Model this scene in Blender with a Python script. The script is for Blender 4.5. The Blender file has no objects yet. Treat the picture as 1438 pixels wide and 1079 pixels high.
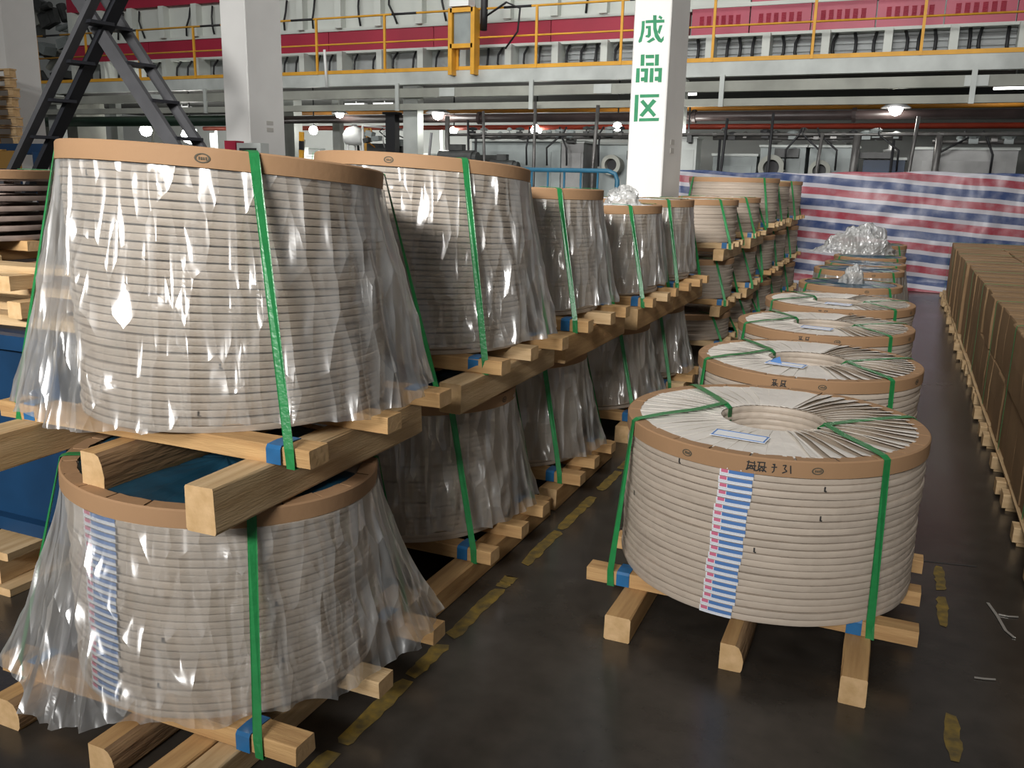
import bpy, math, random
from math import sin, cos, pi, radians, atan2, sqrt, hypot
from mathutils import Vector, Matrix, noise
random.seed(7)
rnd = random.uniform
S = bpy.context.scene
COL = S.collection

# ------------------------------------------------------------------ camera, world, lights, exposure
F, YAW, PITCH, ROLL, EYE = 1230.0, .41015, .22984, .02127, 1.75
def cam_axes():
    f = Vector((-sin(YAW)*cos(PITCH), cos(YAW)*cos(PITCH), -sin(PITCH)))
    r = Vector((cos(YAW), sin(YAW), 0)); u = r.cross(f)
    return cos(ROLL)*r + sin(ROLL)*u, -sin(ROLL)*r + cos(ROLL)*u, f
_r, _u, _f = cam_axes()
cd = bpy.data.cameras.new('camera'); cam = bpy.data.objects.new('camera', cd); COL.objects.link(cam)
cam.matrix_world = Matrix(((_r.x, _u.x, -_f.x, 0), (_r.y, _u.y, -_f.y, 0), (_r.z, _u.z, -_f.z, EYE), (0, 0, 0, 1)))
cd.sensor_width = 36; cd.lens = 36*F/1438; cd.clip_start = .05; cd.clip_end = 200
S.camera = cam
def at_y(x, y, Y):
    d = _f + _r*((x-719)/F) - _u*((y-539.5)/F); t = Y/d.y
    return Vector((0, 0, EYE)) + d*t
def at_z(x, y, z=0):
    d = _f + _r*((x-719)/F) - _u*((y-539.5)/F); t = (z-EYE)/d.z
    return Vector((0, 0, EYE)) + d*t

S.view_settings.view_transform = 'Standard'
try: S.view_settings.look = 'None'
except Exception: pass
S.view_settings.gamma = 1; S.view_settings.use_curve_mapping = False
S.view_settings.exposure = 0.0
S.cycles.transparent_max_bounces = 24

w = bpy.data.worlds.new('hall_ambient'); S.world = w; w.use_nodes = True
bgn = w.node_tree.nodes['Background']; bgn.inputs[0].default_value = (.95, .97, 1, 1); bgn.inputs[1].default_value = .095

def area(name, loc, target, sx, sy, power, col=(1, 1, 1)):
    l = bpy.data.lights.new(name, 'AREA'); l.shape = 'RECTANGLE'; l.size = sx; l.size_y = sy; l.energy = power; l.color = col
    o = bpy.data.objects.new(name, l); COL.objects.link(o); o.location = loc
    o.rotation_euler = (Vector(target)-Vector(loc)).to_track_quat('-Z', 'Y').to_euler()
    return o
k = area('window_light_behind', (-2.5, -10, 6.6), (-4.6, 6, 2.8), 8, 1.6, 420, (1, .985, .96)); k.data.spread = radians(46)
area('roof_light_behind', (-2.5, -5, 8.5), (-1.8, 3, .8), 4, 2.5, 26, (1, .975, .94))
area('roof_light_aisle', (-1.2, 7.0, 8.5), (-1.2, 7.0, 0), 2.5, 6, 165, (1, .97, .92))
area('roof_light_mill', (-9, 12.5, 9.5), (-9, 21, 3.5), 24, 1.5, 850, (1, 1, .97))
area('bay_light', (-19, 25.5, 4.1), (-19, 30.5, 1.2), 15, 3, 900, (1, 1, .96))

# ------------------------------------------------------------------ materials
MATS = {}
def mat(name, col, rough=.6, spec=.4, metal=0, var=.0, vscale=8, bump=0, bscale=60, stretch=(1, 1, 1), col2=None, emit=None):
    if name in MATS: return MATS[name]
    m = bpy.data.materials.new(name); m.use_nodes = True; nt = m.node_tree; N = nt.nodes; L = nt.links
    b = N['Principled BSDF']; b.inputs['Base Color'].default_value = (*col, 1); b.inputs['Roughness'].default_value = rough
    b.inputs['Specular IOR Level'].default_value = spec; b.inputs['Metallic'].default_value = metal
    if emit:
        b.inputs['Emission Color'].default_value = (*emit[0], 1); b.inputs['Emission Strength'].default_value = emit[1]
    if var or bump or col2:
        tc = N.new('ShaderNodeTexCoord'); mp = N.new('ShaderNodeMapping'); mp.inputs['Scale'].default_value = stretch
        oi = N.new('ShaderNodeObjectInfo'); L.new(tc.outputs['Object'], mp.inputs['Vector'])
        ml = N.new('ShaderNodeMath'); ml.operation = 'MULTIPLY'; ml.inputs[1].default_value = 37.
        L.new(oi.outputs['Random'], ml.inputs[0]); cx = N.new('ShaderNodeCombineXYZ')
        for i in range(3): L.new(ml.outputs[0], cx.inputs[i])
        L.new(cx.outputs[0], mp.inputs['Location'])
        nz = N.new('ShaderNodeTexNoise'); nz.inputs['Scale'].default_value = vscale; nz.inputs['Detail'].default_value = 5
        L.new(mp.outputs[0], nz.inputs['Vector'])
        rp = N.new('ShaderNodeValToRGB'); c2 = col2 or tuple(c*(1-var) for c in col); c1 = col if col2 else tuple(min(1, c*(1+var)) for c in col)
        rp.color_ramp.elements[0].position = .32; rp.color_ramp.elements[1].position = .68
        rp.color_ramp.elements[0].color = (*c2, 1); rp.color_ramp.elements[1].color = (*c1, 1)
        L.new(nz.outputs['Fac'], rp.inputs[0]); L.new(rp.outputs[0], b.inputs['Base Color'])
        if bump:
            n2 = N.new('ShaderNodeTexNoise'); n2.inputs['Scale'].default_value = bscale; n2.inputs['Detail'].default_value = 3
            L.new(mp.outputs[0], n2.inputs['Vector']); bp = N.new('ShaderNodeBump'); bp.inputs['Strength'].default_value = bump
            bp.inputs['Distance'].default_value = .01; L.new(n2.outputs['Fac'], bp.inputs['Height']); L.new(bp.outputs[0], b.inputs['Normal'])
    MATS[name] = m; return m

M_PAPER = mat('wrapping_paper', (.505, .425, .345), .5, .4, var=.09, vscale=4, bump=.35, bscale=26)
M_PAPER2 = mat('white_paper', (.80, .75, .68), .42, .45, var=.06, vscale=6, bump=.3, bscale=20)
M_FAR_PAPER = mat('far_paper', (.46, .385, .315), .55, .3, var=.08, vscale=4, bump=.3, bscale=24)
M_CARD = mat('cardboard_edge', (.375, .222, .118), .7, .25, var=.06, vscale=3, bump=.1, bscale=50)
M_CARTON = mat('carton_board', (.315, .20, .105), .75, .2, var=.12, vscale=2.5, bump=.2, bscale=14)
M_WOOD = mat('pine_wood', (.58, .36, .16), .65, .3, vscale=5, col2=(.42, .24, .10), bump=.25, bscale=30, stretch=(.6, 7, 7))
M_WOOD2 = mat('pale_wood', (.64, .46, .26), .65, .3, vscale=5, col2=(.47, .31, .155), bump=.25, bscale=30, stretch=(.6, 7, 7))
M_END = mat('sawn_end_grain', (.70, .47, .25), .75, .2, vscale=22, col2=(.56, .36, .17), bump=.2, bscale=60)
M_BARK = mat('bark', (.19, .115, .065), .85, .15, vscale=8, col2=(.36, .23, .12), bump=.6, bscale=25, stretch=(.5, 4, 4))
M_STRAP = mat('green_strap', (.022, .22, .062), .3, .5, var=.1, vscale=30, bump=.15, bscale=90)
M_BLUE = mat('blue_protector', (.018, .13, .31), .38, .5, var=.15, vscale=14)
M_COVER = mat('blue_cover', (.012, .06, .10), .35, .5, var=.3, vscale=7, bump=.4, bscale=9)
M_DARK = mat('dark_steel', (.035, .033, .032), .5, .5)
M_INK = mat('black_ink', (.03, .03, .03), .6, .3)
M_STAMP = mat('grey_print', (.10, .085, .06), .7, .2)
M_WHITE = mat('label_white', (.86, .87, .88), .4, .4)
M_LBLUE = mat('label_blue', (.10, .25, .58), .4, .4)
M_COLF = mat('column_paint', (.80, .79, .76), .7, .2, var=.03, vscale=2)
M_SIGN = mat('green_paint', (.035, .25, .115), .6, .3, var=.12, vscale=12)
M_GREY = mat('grey_steel_paint', (.50, .525, .50), .5, .4, var=.16, vscale=1.6)
M_GREYD = mat('beam_grey', (.33, .335, .295), .6, .3, var=.2, vscale=1.2)
M_PANEL = mat('white_panel', (.62, .645, .60), .5, .4, var=.05, vscale=1)
M_SIDING = mat('siding', (.42, .44, .44), .5, .4, var=.1, vscale=2)
M_RED = mat('crimson_panel', (.36, .022, .05), .45, .4, var=.1, vscale=1)
M_PINK = mat('louvred_crimson', (.45, .055, .10), .4, .5, var=.1, vscale=1)
M_YEL = mat('yellow_paint', (.72, .36, .035), .5, .4, var=.12, vscale=3)
M_CABLE = mat('black_cable', (.02, .02, .022), .5, .4)
M_PIPE = mat('brown_pipe', (.055, .038, .036), .4, .5, var=.3, vscale=2)
M_GPIPE = mat('green_pipe', (.03, .075, .05), .4, .5, var=.2, vscale=2)
M_RPIPE = mat('red_pipe', (.42, .06, .03), .5, .4, var=.15, vscale=2)
M_OPIPE = mat('orange_pipe', (.60, .25, .03), .5, .4, var=.15, vscale=2)
M_SPIPE = mat('steel_pipe', (.12, .115, .11), .35, .5, metal=.4, var=.3, vscale=4)
M_MACH = mat('machine_grey', (.27, .30, .295), .5, .4, var=.2, vscale=1.5)
M_MACH2 = mat('stainless_panel', (.27, .27, .265), .5, .5, metal=.3, var=.2, vscale=2)
M_MOTOR = mat('motor_dark', (.05, .052, .05), .45, .5, var=.3, vscale=5)
M_RAIL = mat('blue_railing', (.03, .13, .21), .45, .4, var=.1, vscale=4)
M_RACK = mat('rack_blue', (.008, .03, .075), .45, .4, var=.1, vscale=4)
M_BIN = mat('blue_crate_paint', (.005, .033, .085), .5, .4, var=.25, vscale=3)
M_LAD = mat('ladder_steel', (.085, .085, .09), .5, .4, var=.15, vscale=3)
M_LADD = mat('ladder_steel_dark', (.022, .023, .028), .5, .4)
M_BULB = mat('lamp_glow', (1, 1, 1), .5, emit=((1, .98, .92), 45))
M_TUBE = mat('tube_glow', (1, 1, 1), .5, emit=((1, .99, .95), 7))
M_SHADE = mat('lamp_shade', (.5, .5, .5), .4, metal=.5)
M_WALL = mat('far_wall_paint', (.68, .70, .67), .7, .2, var=.08, vscale=.4)
M_TANK = mat('white_tank', (.85, .86, .84), .4, .5)
M_RUST = mat('slit_steel', (.40, .31, .265), .45, .5, metal=.2, var=.35, vscale=5)
M_LPAINT = mat('worn_yellow_line', (.25, .165, .03), .6, .3, vscale=26, col2=(.10, .075, .03))
M_STEELSTRIP = mat('strip_scrap', (.5, .48, .44), .35, .5, metal=.6)

def film_material(name='clear_film', lo=.3, gloss=.5):
    m = bpy.data.materials.new(name); m.use_nodes = True; nt = m.node_tree; N = nt.nodes; L = nt.links
    N.remove(N['Principled BSDF']); out = N['Material Output']
    tc = N.new('ShaderNodeTexCoord'); mp = N.new('ShaderNodeMapping'); mp.inputs['Scale'].default_value = (1, 1, .3); L.new(tc.outputs['Object'], mp.inputs[0])
    oi = N.new('ShaderNodeObjectInfo'); cx = N.new('ShaderNodeCombineXYZ'); ml = N.new('ShaderNodeMath'); ml.operation = 'MULTIPLY'; ml.inputs[1].default_value = 29
    L.new(oi.outputs['Random'], ml.inputs[0]); L.new(ml.outputs[0], cx.inputs[0]); L.new(ml.outputs[0], cx.inputs[1]); L.new(cx.outputs[0], mp.inputs['Location'])
    n1 = N.new('ShaderNodeTexNoise'); n1.noise_type = 'RIDGED_MULTIFRACTAL'; n1.inputs['Scale'].default_value = 7.5; n1.inputs['Detail'].default_value = 3; n1.inputs['Distortion'].default_value = .6
    L.new(mp.outputs[0], n1.inputs['Vector'])
    n2 = N.new('ShaderNodeTexVoronoi'); n2.feature = 'F1'; n2.inputs['Scale'].default_value = 15; L.new(mp.outputs[0], n2.inputs['Vector'])
    ad = N.new('ShaderNodeMath'); ad.operation = 'MULTIPLY_ADD'; ad.inputs[1].default_value = .6; L.new(n2.outputs['Distance'], ad.inputs[0]); L.new(n1.outputs['Fac'], ad.inputs[2])
    bp = N.new('ShaderNodeBump'); bp.inputs['Strength'].default_value = 1.0; bp.inputs['Distance'].default_value = .07; n3 = N.new('ShaderNodeTexNoise'); n3.noise_type = 'RIDGED_MULTIFRACTAL'; n3.inputs['Scale'].default_value = 17; n3.inputs['Detail'].default_value = 2; L.new(mp.outputs[0], n3.inputs['Vector'])
    ad3 = N.new('ShaderNodeMath'); ad3.operation = 'MULTIPLY_ADD'; ad3.inputs[1].default_value = .35; L.new(n3.outputs['Fac'], ad3.inputs[0]); L.new(ad.outputs[0], ad3.inputs[2])
    L.new(ad3.outputs[0], bp.inputs['Height'])
    tr = N.new('ShaderNodeBsdfTransparent'); tr.inputs[0].default_value = (.97, .97, .96, 1)
    df = N.new('ShaderNodeBsdfDiffuse'); df.inputs[0].default_value = (.86, .86, .84, 1)
    tl = N.new('ShaderNodeBsdfTranslucent'); tl.inputs[0].default_value = (.86, .86, .84, 1)
    gl = N.new('ShaderNodeBsdfGlossy'); gl.inputs['Roughness'].default_value = .3; gl.inputs[0].default_value = (1, 1, 1, 1)
    for n in (gl, df, tl): L.new(bp.outputs[0], n.inputs['Normal'])
    md = N.new('ShaderNodeMixShader'); md.inputs[0].default_value = .4; L.new(df.outputs[0], md.inputs[1]); L.new(tl.outputs[0], md.inputs[2])
    mg = N.new('ShaderNodeMixShader'); mg.inputs[0].default_value = gloss; L.new(md.outputs[0], mg.inputs[1]); L.new(gl.outputs[0], mg.inputs[2])
    fr = N.new('ShaderNodeLayerWeight'); fr.inputs[0].default_value = .35
    mr = N.new('ShaderNodeMapRange'); mr.inputs['From Min'].default_value = 0; mr.inputs['From Max'].default_value = 1; mr.inputs['To Min'].default_value = lo; mr.inputs['To Max'].default_value = .7
    L.new(fr.outputs['Facing'], mr.inputs['Value'])
    mx = N.new('ShaderNodeMixShader'); L.new(mr.outputs[0], mx.inputs[0]); L.new(tr.outputs[0], mx.inputs[1]); L.new(mg.outputs[0], mx.inputs[2])
    L.new(mx.outputs[0], out.inputs[0]); return m
M_FILM = film_material(); M_FILM2 = film_material('crumpled_film_white', .62, .22)

def floor_material():
    m = bpy.data.materials.new('concrete_floor'); m.use_nodes = True; nt = m.node_tree; N = nt.nodes; L = nt.links; b = N['Principled BSDF']
    tc = N.new('ShaderNodeTexCoord')
    n1 = N.new('ShaderNodeTexNoise'); n1.inputs['Scale'].default_value = .9; n1.inputs['Detail'].default_value = 7; L.new(tc.outputs['Object'], n1.inputs['Vector'])
    n2 = N.new('ShaderNodeTexNoise'); n2.inputs['Scale'].default_value = 9; n2.inputs['Detail'].default_value = 6; L.new(tc.outputs['Object'], n2.inputs['Vector'])
    ad = N.new('ShaderNodeMath'); ad.operation = 'MULTIPLY_ADD'; ad.inputs[1].default_value = .45; L.new(n2.outputs['Fac'], ad.inputs[0]); L.new(n1.outputs['Fac'], ad.inputs[2])
    rp = N.new('ShaderNodeValToRGB'); rp.color_ramp.elements[0].position = .52; rp.color_ramp.elements[1].position = .95
    rp.color_ramp.elements[0].color = (.023, .0195, .016, 1); rp.color_ramp.elements[1].color = (.060, .051, .042, 1)
    L.new(ad.outputs[0], rp.inputs[0]); L.new(rp.outputs[0], b.inputs['Base Color'])
    r2 = N.new('ShaderNodeMapRange'); r2.inputs['To Min'].default_value = .14; r2.inputs['To Max'].default_value = .34; L.new(n1.outputs['Fac'], r2.inputs['Value']); L.new(r2.outputs[0], b.inputs['Roughness'])
    b.inputs['Specular IOR Level'].default_value = .5
    bp = N.new('ShaderNodeBump'); bp.inputs['Strength'].default_value = .12; bp.inputs['Distance'].default_value = .01; L.new(n2.outputs['Fac'], bp.inputs['Height']); L.new(bp.outputs[0], b.inputs['Normal'])
    return m
M_FLOOR = floor_material()

def tarp_material():
    m = bpy.data.materials.new('striped_tarp'); m.use_nodes = True; nt = m.node_tree; N = nt.nodes; L = nt.links; b = N['Principled BSDF']
    at = N.new('ShaderNodeAttribute'); at.attribute_name = 'stripe'
    fr = N.new('ShaderNodeMath'); fr.operation = 'FRACT'; L.new(at.outputs['Fac'], fr.inputs[0])
    rp = N.new('ShaderNodeValToRGB'); rp.color_ramp.interpolation = 'CONSTANT'; e = rp.color_ramp.elements
    red = (.30, .04, .06, 1); blue = (.025, .05, .15, 1); wh = (.42, .41, .45, 1)
    e[0].position = 0; e[0].color = red; e[1].position = .31; e[1].color = wh
    for p, c in ((.49, blue), (.82, wh)):
        k = e.new(p); k.color = c
    L.new(fr.outputs[0], rp.inputs[0])
    tc = N.new('ShaderNodeTexCoord'); nz = N.new('ShaderNodeTexNoise'); nz.inputs['Scale'].default_value = 6; nz.inputs['Detail'].default_value = 6; L.new(tc.outputs['Object'], nz.inputs['Vector'])
    mx = N.new('ShaderNodeMix'); mx.data_type = 'RGBA'; mx.blend_type = 'MIX'
    mr = N.new('ShaderNodeMapRange'); mr.inputs['From Min'].default_value = .45; mr.inputs['From Max'].default_value = .8; mr.inputs['To Max'].default_value = .35; L.new(nz.outputs['Fac'], mr.inputs['Value'])
    L.new(mr.outputs[0], mx.inputs[0]); L.new(rp.outputs[0], mx.inputs['A']); mx.inputs['B'].default_value = (.40, .39, .42, 1)
    L.new(mx.outputs['Result'], b.inputs['Base Color']); b.inputs['Roughness'].default_value = .38
    n2 = N.new('ShaderNodeTexNoise'); n2.noise_type = 'RIDGED_MULTIFRACTAL'; n2.inputs['Scale'].default_value = 3; n2.inputs['Detail'].default_value = 4; L.new(tc.outputs['Object'], n2.inputs['Vector'])
    bp = N.new('ShaderNodeBump'); bp.inputs['Strength'].default_value = .5; bp.inputs['Distance'].default_value = .05; L.new(n2.outputs['Fac'], bp.inputs['Height']); L.new(bp.outputs[0], b.inputs['Normal'])
    return m
M_TARP = tarp_material()

def sticker_material():
    # printed sticker: blue band above a white band, pink mark at the left end, small dark print
    m = bpy.data.materials.new('coil_sticker'); m.use_nodes = True; nt = m.node_tree; N = nt.nodes; L = nt.links; b = N['Principled BSDF']
    uv = N.new('ShaderNodeUVMap'); uv.uv_map = 'UVMap'; sp = N.new('ShaderNodeSeparateXYZ'); L.new(uv.outputs[0], sp.inputs[0])
    def step(sock, v, op='GREATER_THAN'):
        n = N.new('ShaderNodeMath'); n.operation = op; n.inputs[1].default_value = v; L.new(sock, n.inputs[0]); return n.outputs[0]
    def mul(a, c):
        n = N.new('ShaderNodeMath'); n.operation = 'MULTIPLY'; L.new(a, n.inputs[0]); L.new(c, n.inputs[1]); return n.outputs[0]
    def mix(f, a, c):
        n = N.new('ShaderNodeMix'); n.data_type = 'RGBA'; L.new(f, n.inputs[0])
        if isinstance(a, tuple): n.inputs['A'].default_value = a
        else: L.new(a, n.inputs['A'])
        n.inputs['B'].default_value = c; return n.outputs['Result']
    u, v = sp.outputs[0], sp.outputs[1]
    blue = mul(step(v, .46), step(u, .27)); pink = mul(mul(step(v, .5), step(u, .04)), step(u, .25, 'LESS_THAN'))
    nz = N.new('ShaderNodeTexNoise'); nz.inputs['Scale'].default_value = 60; L.new(uv.outputs[0], nz.inputs['Vector'])
    txt = mul(mul(step(nz.outputs['Fac'], .56), step(v, .42, 'LESS_THAN')), step(v, .14))
    c = mix(blue, (.78, .80, .84, 1), (.085, .20, .46, 1)); c = mix(pink, c, (.62, .16, .26, 1)); c = mix(txt, c, (.33, .36, .45, 1))
    L.new(c, b.inputs['Base Color']); b.inputs['Roughness'].default_value = .4; return m
M_STICK = sticker_material()

# ------------------------------------------------------------------ mesh helpers
class MB:
    def __init__(s): s.v = []; s.f = []; s.mi = []; s.uv = {}
    def add(s, vs, fs, mi=0):
        o = len(s.v); s.v += [tuple(p) for p in vs]
        for f in fs: s.f.append(tuple(i+o for i in f)); s.mi.append(mi)
    def box(s, c, d, rot=None, mi=0):
        x, y, z = d[0]/2, d[1]/2, d[2]/2
        vs = [Vector((a*x, b*y, e*z)) for a in (-1, 1) for b in (-1, 1) for e in (-1, 1)]
        if rot: vs = [rot @ p for p in vs]
        s.add([p+Vector(c) for p in vs], [(0, 1, 3, 2), (4, 6, 7, 5), (0, 4, 5, 1), (2, 3, 7, 6), (0, 2, 6, 4), (1, 5, 7, 3)], mi)
    def bar(s, a, b, w, h, mi=0, up=(0, 0, 1)):
        a, b = Vector(a), Vector(b); d = (b-a); L = d.length; d.normalize(); u = Vector(up)
        if abs(d.dot(u)) > .97: u = Vector((0, 1, 0))
        r = d.cross(u).normalized(); u = r.cross(d)
        s.box((a+b)/2, (w, L, h), Matrix((r, d, u)).transposed(), mi)
    def tube(s, pts, r, n=8, mi=0, caps=True):
        pts = [Vector(p) for p in pts]; o = len(s.v); rr = r if isinstance(r, (list, tuple)) else [r]*len(pts); prev = None
        for i, p in enumerate(pts):
            d = (pts[min(i+1, len(pts)-1)]-pts[max(i-1, 0)]).normalized()
            if prev is None: u = Vector((0, 0, 1)) if abs(d.z) < .9 else Vector((1, 0, 0))
            else: u = prev
            x = d.cross(u).normalized(); u = x.cross(d).normalized(); prev = u
            for k in range(n):
                a = 2*pi*k/n; s.v.append(tuple(p+(x*cos(a)+u*sin(a))*rr[i]))
        for i in range(len(pts)-1):
            for k in range(n):
                k2 = (k+1) % n; s.f.append((o+i*n+k, o+i*n+k2, o+(i+1)*n+k2, o+(i+1)*n+k)); s.mi.append(mi)
        if caps:
            s.f.append(tuple(o+k for k in range(n-1, -1, -1))); s.mi.append(mi)
            e = o+(len(pts)-1)*n; s.f.append(tuple(e+k for k in range(n))); s.mi.append(mi)
    def lathe(s, prof, seg=48, mi=0, close=False, axis='z', c=(0, 0, 0), rad=None):
        o = len(s.v); n = len(prof)
        for k in range(seg):
            a = 2*pi*k/seg
            for j, (r, z) in enumerate(prof):
                if rad: r = r+rad(a, r, z)
                p = (r*cos(a), r*sin(a), z)
                if axis == 'y': p = (p[0], p[2], p[1])
                if axis == 'x': p = (p[2], p[0], p[1])
                s.v.append((p[0]+c[0], p[1]+c[1], p[2]+c[2]))
        for k in range(seg):
            k2 = (k+1) % seg
            for j in range(n if close else n-1):
                j2 = (j+1) % n; s.f.append((o+k*n+j, o+k2*n+j, o+k2*n+j2, o+k*n+j2)); s.mi.append(mi)
    def prism(s, poly, y0, y1, mi=0):          # poly in (x, z), extruded along y
        n = len(poly); vs = [(x, y0, z) for x, z in poly]+[(x, y1, z) for x, z in poly]
        s.add(vs, [tuple(range(n)), tuple(range(2*n-1, n-1, -1))]+[(i, i+n, (i+1) % n+n, (i+1) % n) for i in range(n)], mi)
    def mesh(s, name, mats, smooth=False):
        me = bpy.data.meshes.new(name); me.from_pydata(s.v, [], s.f)
        for m in (mats if isinstance(mats, (list, tuple)) else [mats]): me.materials.append(m)
        if any(s.mi): me.polygons.foreach_set('material_index', s.mi)
        if smooth: me.polygons.foreach_set('use_smooth', [True]*len(s.f))
        me.validate(); me.update(); return me
    def build(s, name, mats, parent=None, smooth=False, loc=(0, 0, 0), fixn=True):
        me = s.mesh(name, mats, smooth)
        if fixn:
            import bmesh
            bm = bmesh.new(); bm.from_mesh(me); bmesh.ops.recalc_face_normals(bm, faces=bm.faces); bm.to_mesh(me); bm.free()
        return link(name, me, parent, loc)
def link(name, me, parent=None, loc=(0, 0, 0), rot=None):
    o = bpy.data.objects.new(name, me); COL.objects.link(o); o.location = loc
    if parent: o.parent = parent
    if rot: o.rotation_euler = rot
    return o
def tag(o, label, cat, group=None, kind=None):
    o['label'] = label; o['category'] = cat
    if group: o['group'] = group
    if kind: o['kind'] = kind
    return o
def thing(name, label, cat, loc=(0, 0, 0), group=None, rz=0):
    o = bpy.data.objects.new(name, None); COL.objects.link(o); o.location = loc; o.rotation_euler = (0, 0, rz); o.empty_display_size = .1
    return tag(o, label, cat, group)
ORD = 'first second third fourth fifth sixth seventh eighth ninth tenth eleventh twelfth thirteenth fourteenth fifteenth sixteenth seventeenth eighteenth nineteenth twentieth'.split()
def struct(o): o['kind'] = 'structure'; return o
def shade_flat_sharp(me, ang=35):
    me.polygons.foreach_set('use_smooth', [True]*len(me.polygons))
    try: me.set_sharp_from_angle(angle=radians(ang))
    except Exception: pass

# ------------------------------------------------------------------ setting: floor, far wall, side wall
b = MB(); b.add([(-64, -14, 0), (20, -14, 0), (20, 40, 0), (-64, 40, 0)], [(0, 1, 2, 3)]); struct(b.build('floor', M_FLOOR))
b = MB(); b.box((-22, 32.1, 6), (84, .2, 12)); struct(b.build('wall_back', M_WALL))
# worn yellow walkway line beside the left row, in chipped stretches
def painted(name, pieces, wdt, x0):
    b = MB()
    for (ya, yb) in pieces:
        n = max(8, int((yb-ya)/.035)); vs = []
        for i in range(n+1):
            y = ya+(yb-ya)*i/n
            e = rnd(.55, .8) if i in (0, n) else rnd(.86, 1.06)
            vs += [(x0-wdt/2*e+rnd(-.005, .005), y+rnd(-.012, .012), .002), (x0+wdt/2*e+rnd(-.005, .005), y+rnd(-.012, .012), .002)]
        b.add(vs, [(2*i, 2*i+1, 2*i+3, 2*i+2) for i in range(n)])
    return struct(b.build(name, M_LPAINT, fixn=False))
painted('trim_1', [(1.2, 1.98), (2.02, 2.42), (2.46, 2.70), (2.76, 3.22), (3.25, 3.36), (3.5, 3.95), (3.98, 4.5), (4.62, 5.0), (5.04, 5.4), (5.7, 6.3), (6.5, 7.6)], .062, -1.44)
painted('trim_2', [(2.78, 3.05), (3.72, 4.02), (4.08, 4.36), (1.9, 2.3)], .045, .335)
b = MB(); b.add([(.14, 4.36, .0015), (.50, 4.43, .0015), (.50, 4.442, .0015), (.14, 4.372, .0015)], [(0, 1, 2, 3)]); b.add([(-1.2, 4.12, .0015), (-.9, 4.17, .0015), (-.9, 4.178, .0015), (-1.2, 4.128, .0015)], [(0, 1, 2, 3)])
struct(b.build('trim_3', M_DARK, fixn=False))

# ------------------------------------------------------------------ timber
def beam_mesh(L, w_, h, wany=False, mats=None, jit=.0025):
    # along local X, centred; wany = one rounded bark edge
    if wany: sec = [(-.5, -.5), (.42, -.5), (.5, -.36), (.5, -.05), (.44, .22), (.30, .42), (.12, .5), (-.5, .5)]
    else:
        e = .05; sec = [(-.5+e, -.5), (.5-e, -.5), (.5, -.5+e), (.5, .5-e), (.5-e, .5), (-.5+e, .5), (-.5, .5-e), (-.5, -.5+e)]
    n = len(sec); st = 5; b = MB(); vs = []
    for i in range(st+1):
        x = -L/2+L*i/st
        for (y, z) in sec: vs.append((x, y*w_+rnd(-jit, jit), z*h+rnd(-jit, jit)*.5))
    fs = []; mi = []
    for i in range(st):
        for k in range(n):
            k2 = (k+1) % n; fs.append((i*n+k, i*n+k2, (i+1)*n+k2, (i+1)*n+k)); mi.append(1 if wany and 2 <= k <= 5 else 0)
    b.add(vs, fs); b.mi = mi
    b.f += [tuple(range(n-1, -1, -1)), tuple(st*n+k for k in range(n))]; b.mi += [2, 2]
    return b.mesh('timber', mats or [M_WOOD, M_BARK, M_END])
BEAMS = {}
def beam(name, parent, c, L, w_, h, axis='x', wany=False, pale=False, flip=False, uniq=False):
    key = (round(L, 2), round(w_, 3), round(h, 3), wany, pale, random.randint(0, 1))
    if key not in BEAMS or uniq: BEAMS[key] = beam_mesh(L, w_, h, wany, [M_WOOD2 if pale else M_WOOD, M_BARK, M_END])
    o = link(name, BEAMS[key], parent, c)
    o.rotation_euler = (0, 0, (pi/2 if axis == 'y' else 0)+(pi if flip else 0)+rnd(-.012, .012))
    return o

# ------------------------------------------------------------------ coils
COILS = {}
def coil_mesh(R, ri, h, seg, var, m):
    key = (R, ri, h, seg, var, m.name)
    if key in COILS: return COILS[key]
    e = .0022; prof = []
    if seg >= 64:
        prof = [(R-.014, 0), (R-.012, h*.02), (R-e*.4, h*.04), (R, h*.14), (R+.0006, h*.5), (R-e*.05, h*.78), (R-e*.45, h*.885), (R-.014, h*.90), (ri+.008, h*.97), (ri+.002, h*.75), (ri, h*.45), (ri+.004, 0)]
    else:
        prof = [(R-e*1.2, 0), (R, h*.1), (R, h*.9), (R-e*1.2, h*.98), (ri, h*.97), (ri, 0)]
    rg = random.Random(var*97+int(R*1000)); cuts = [(rg.uniform(0, 2*pi), rg.uniform(.3, 1.6), rg.uniform(.0015, .004)) for _ in range(3)]
    ph = [rg.uniform(0, 6.28) for _ in range(4)]
    def rad(a, r, z):
        if r < (R+ri)/2: return .0022*sin(5*a+ph[0])+.001*sin(23*a+ph[1])
        d = .0012*sin(3*a+ph[2])+.0008*sin(17*a+ph[3]); e_ = 0
        for (a0, da, k) in cuts:
            if (a-a0) % (2*pi) < da: e_ = max(e_, k)
        return d+e_
    b = MB(); b.lathe(prof, seg, close=True, rad=rad)
    if seg >= 80 and var % 2 == 0:                       # loose tape end and its painted shadow: a thin dark tick, rounded lip
        a = rg.uniform(0, 6.28); w_ = .003/R
        for (da, zz0, zz1) in ((0, .18, .84), (w_*1.3, .12, .30)):
            q = R+.0045; b.add([(q*cos(a+da-w_), q*sin(a+da-w_), h*zz0), (q*cos(a+da+w_), q*sin(a+da+w_), h*zz0), (q*cos(a+da+w_), q*sin(a+da+w_), h*zz1), (q*cos(a+da-w_), q*sin(a+da-w_), h*zz1)], [(0, 1, 2, 3)], 1)
    me = b.mesh('strip_coil', [m, M_DARK]); shade_flat_sharp(me, 40); COILS[key] = me; return me

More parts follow.
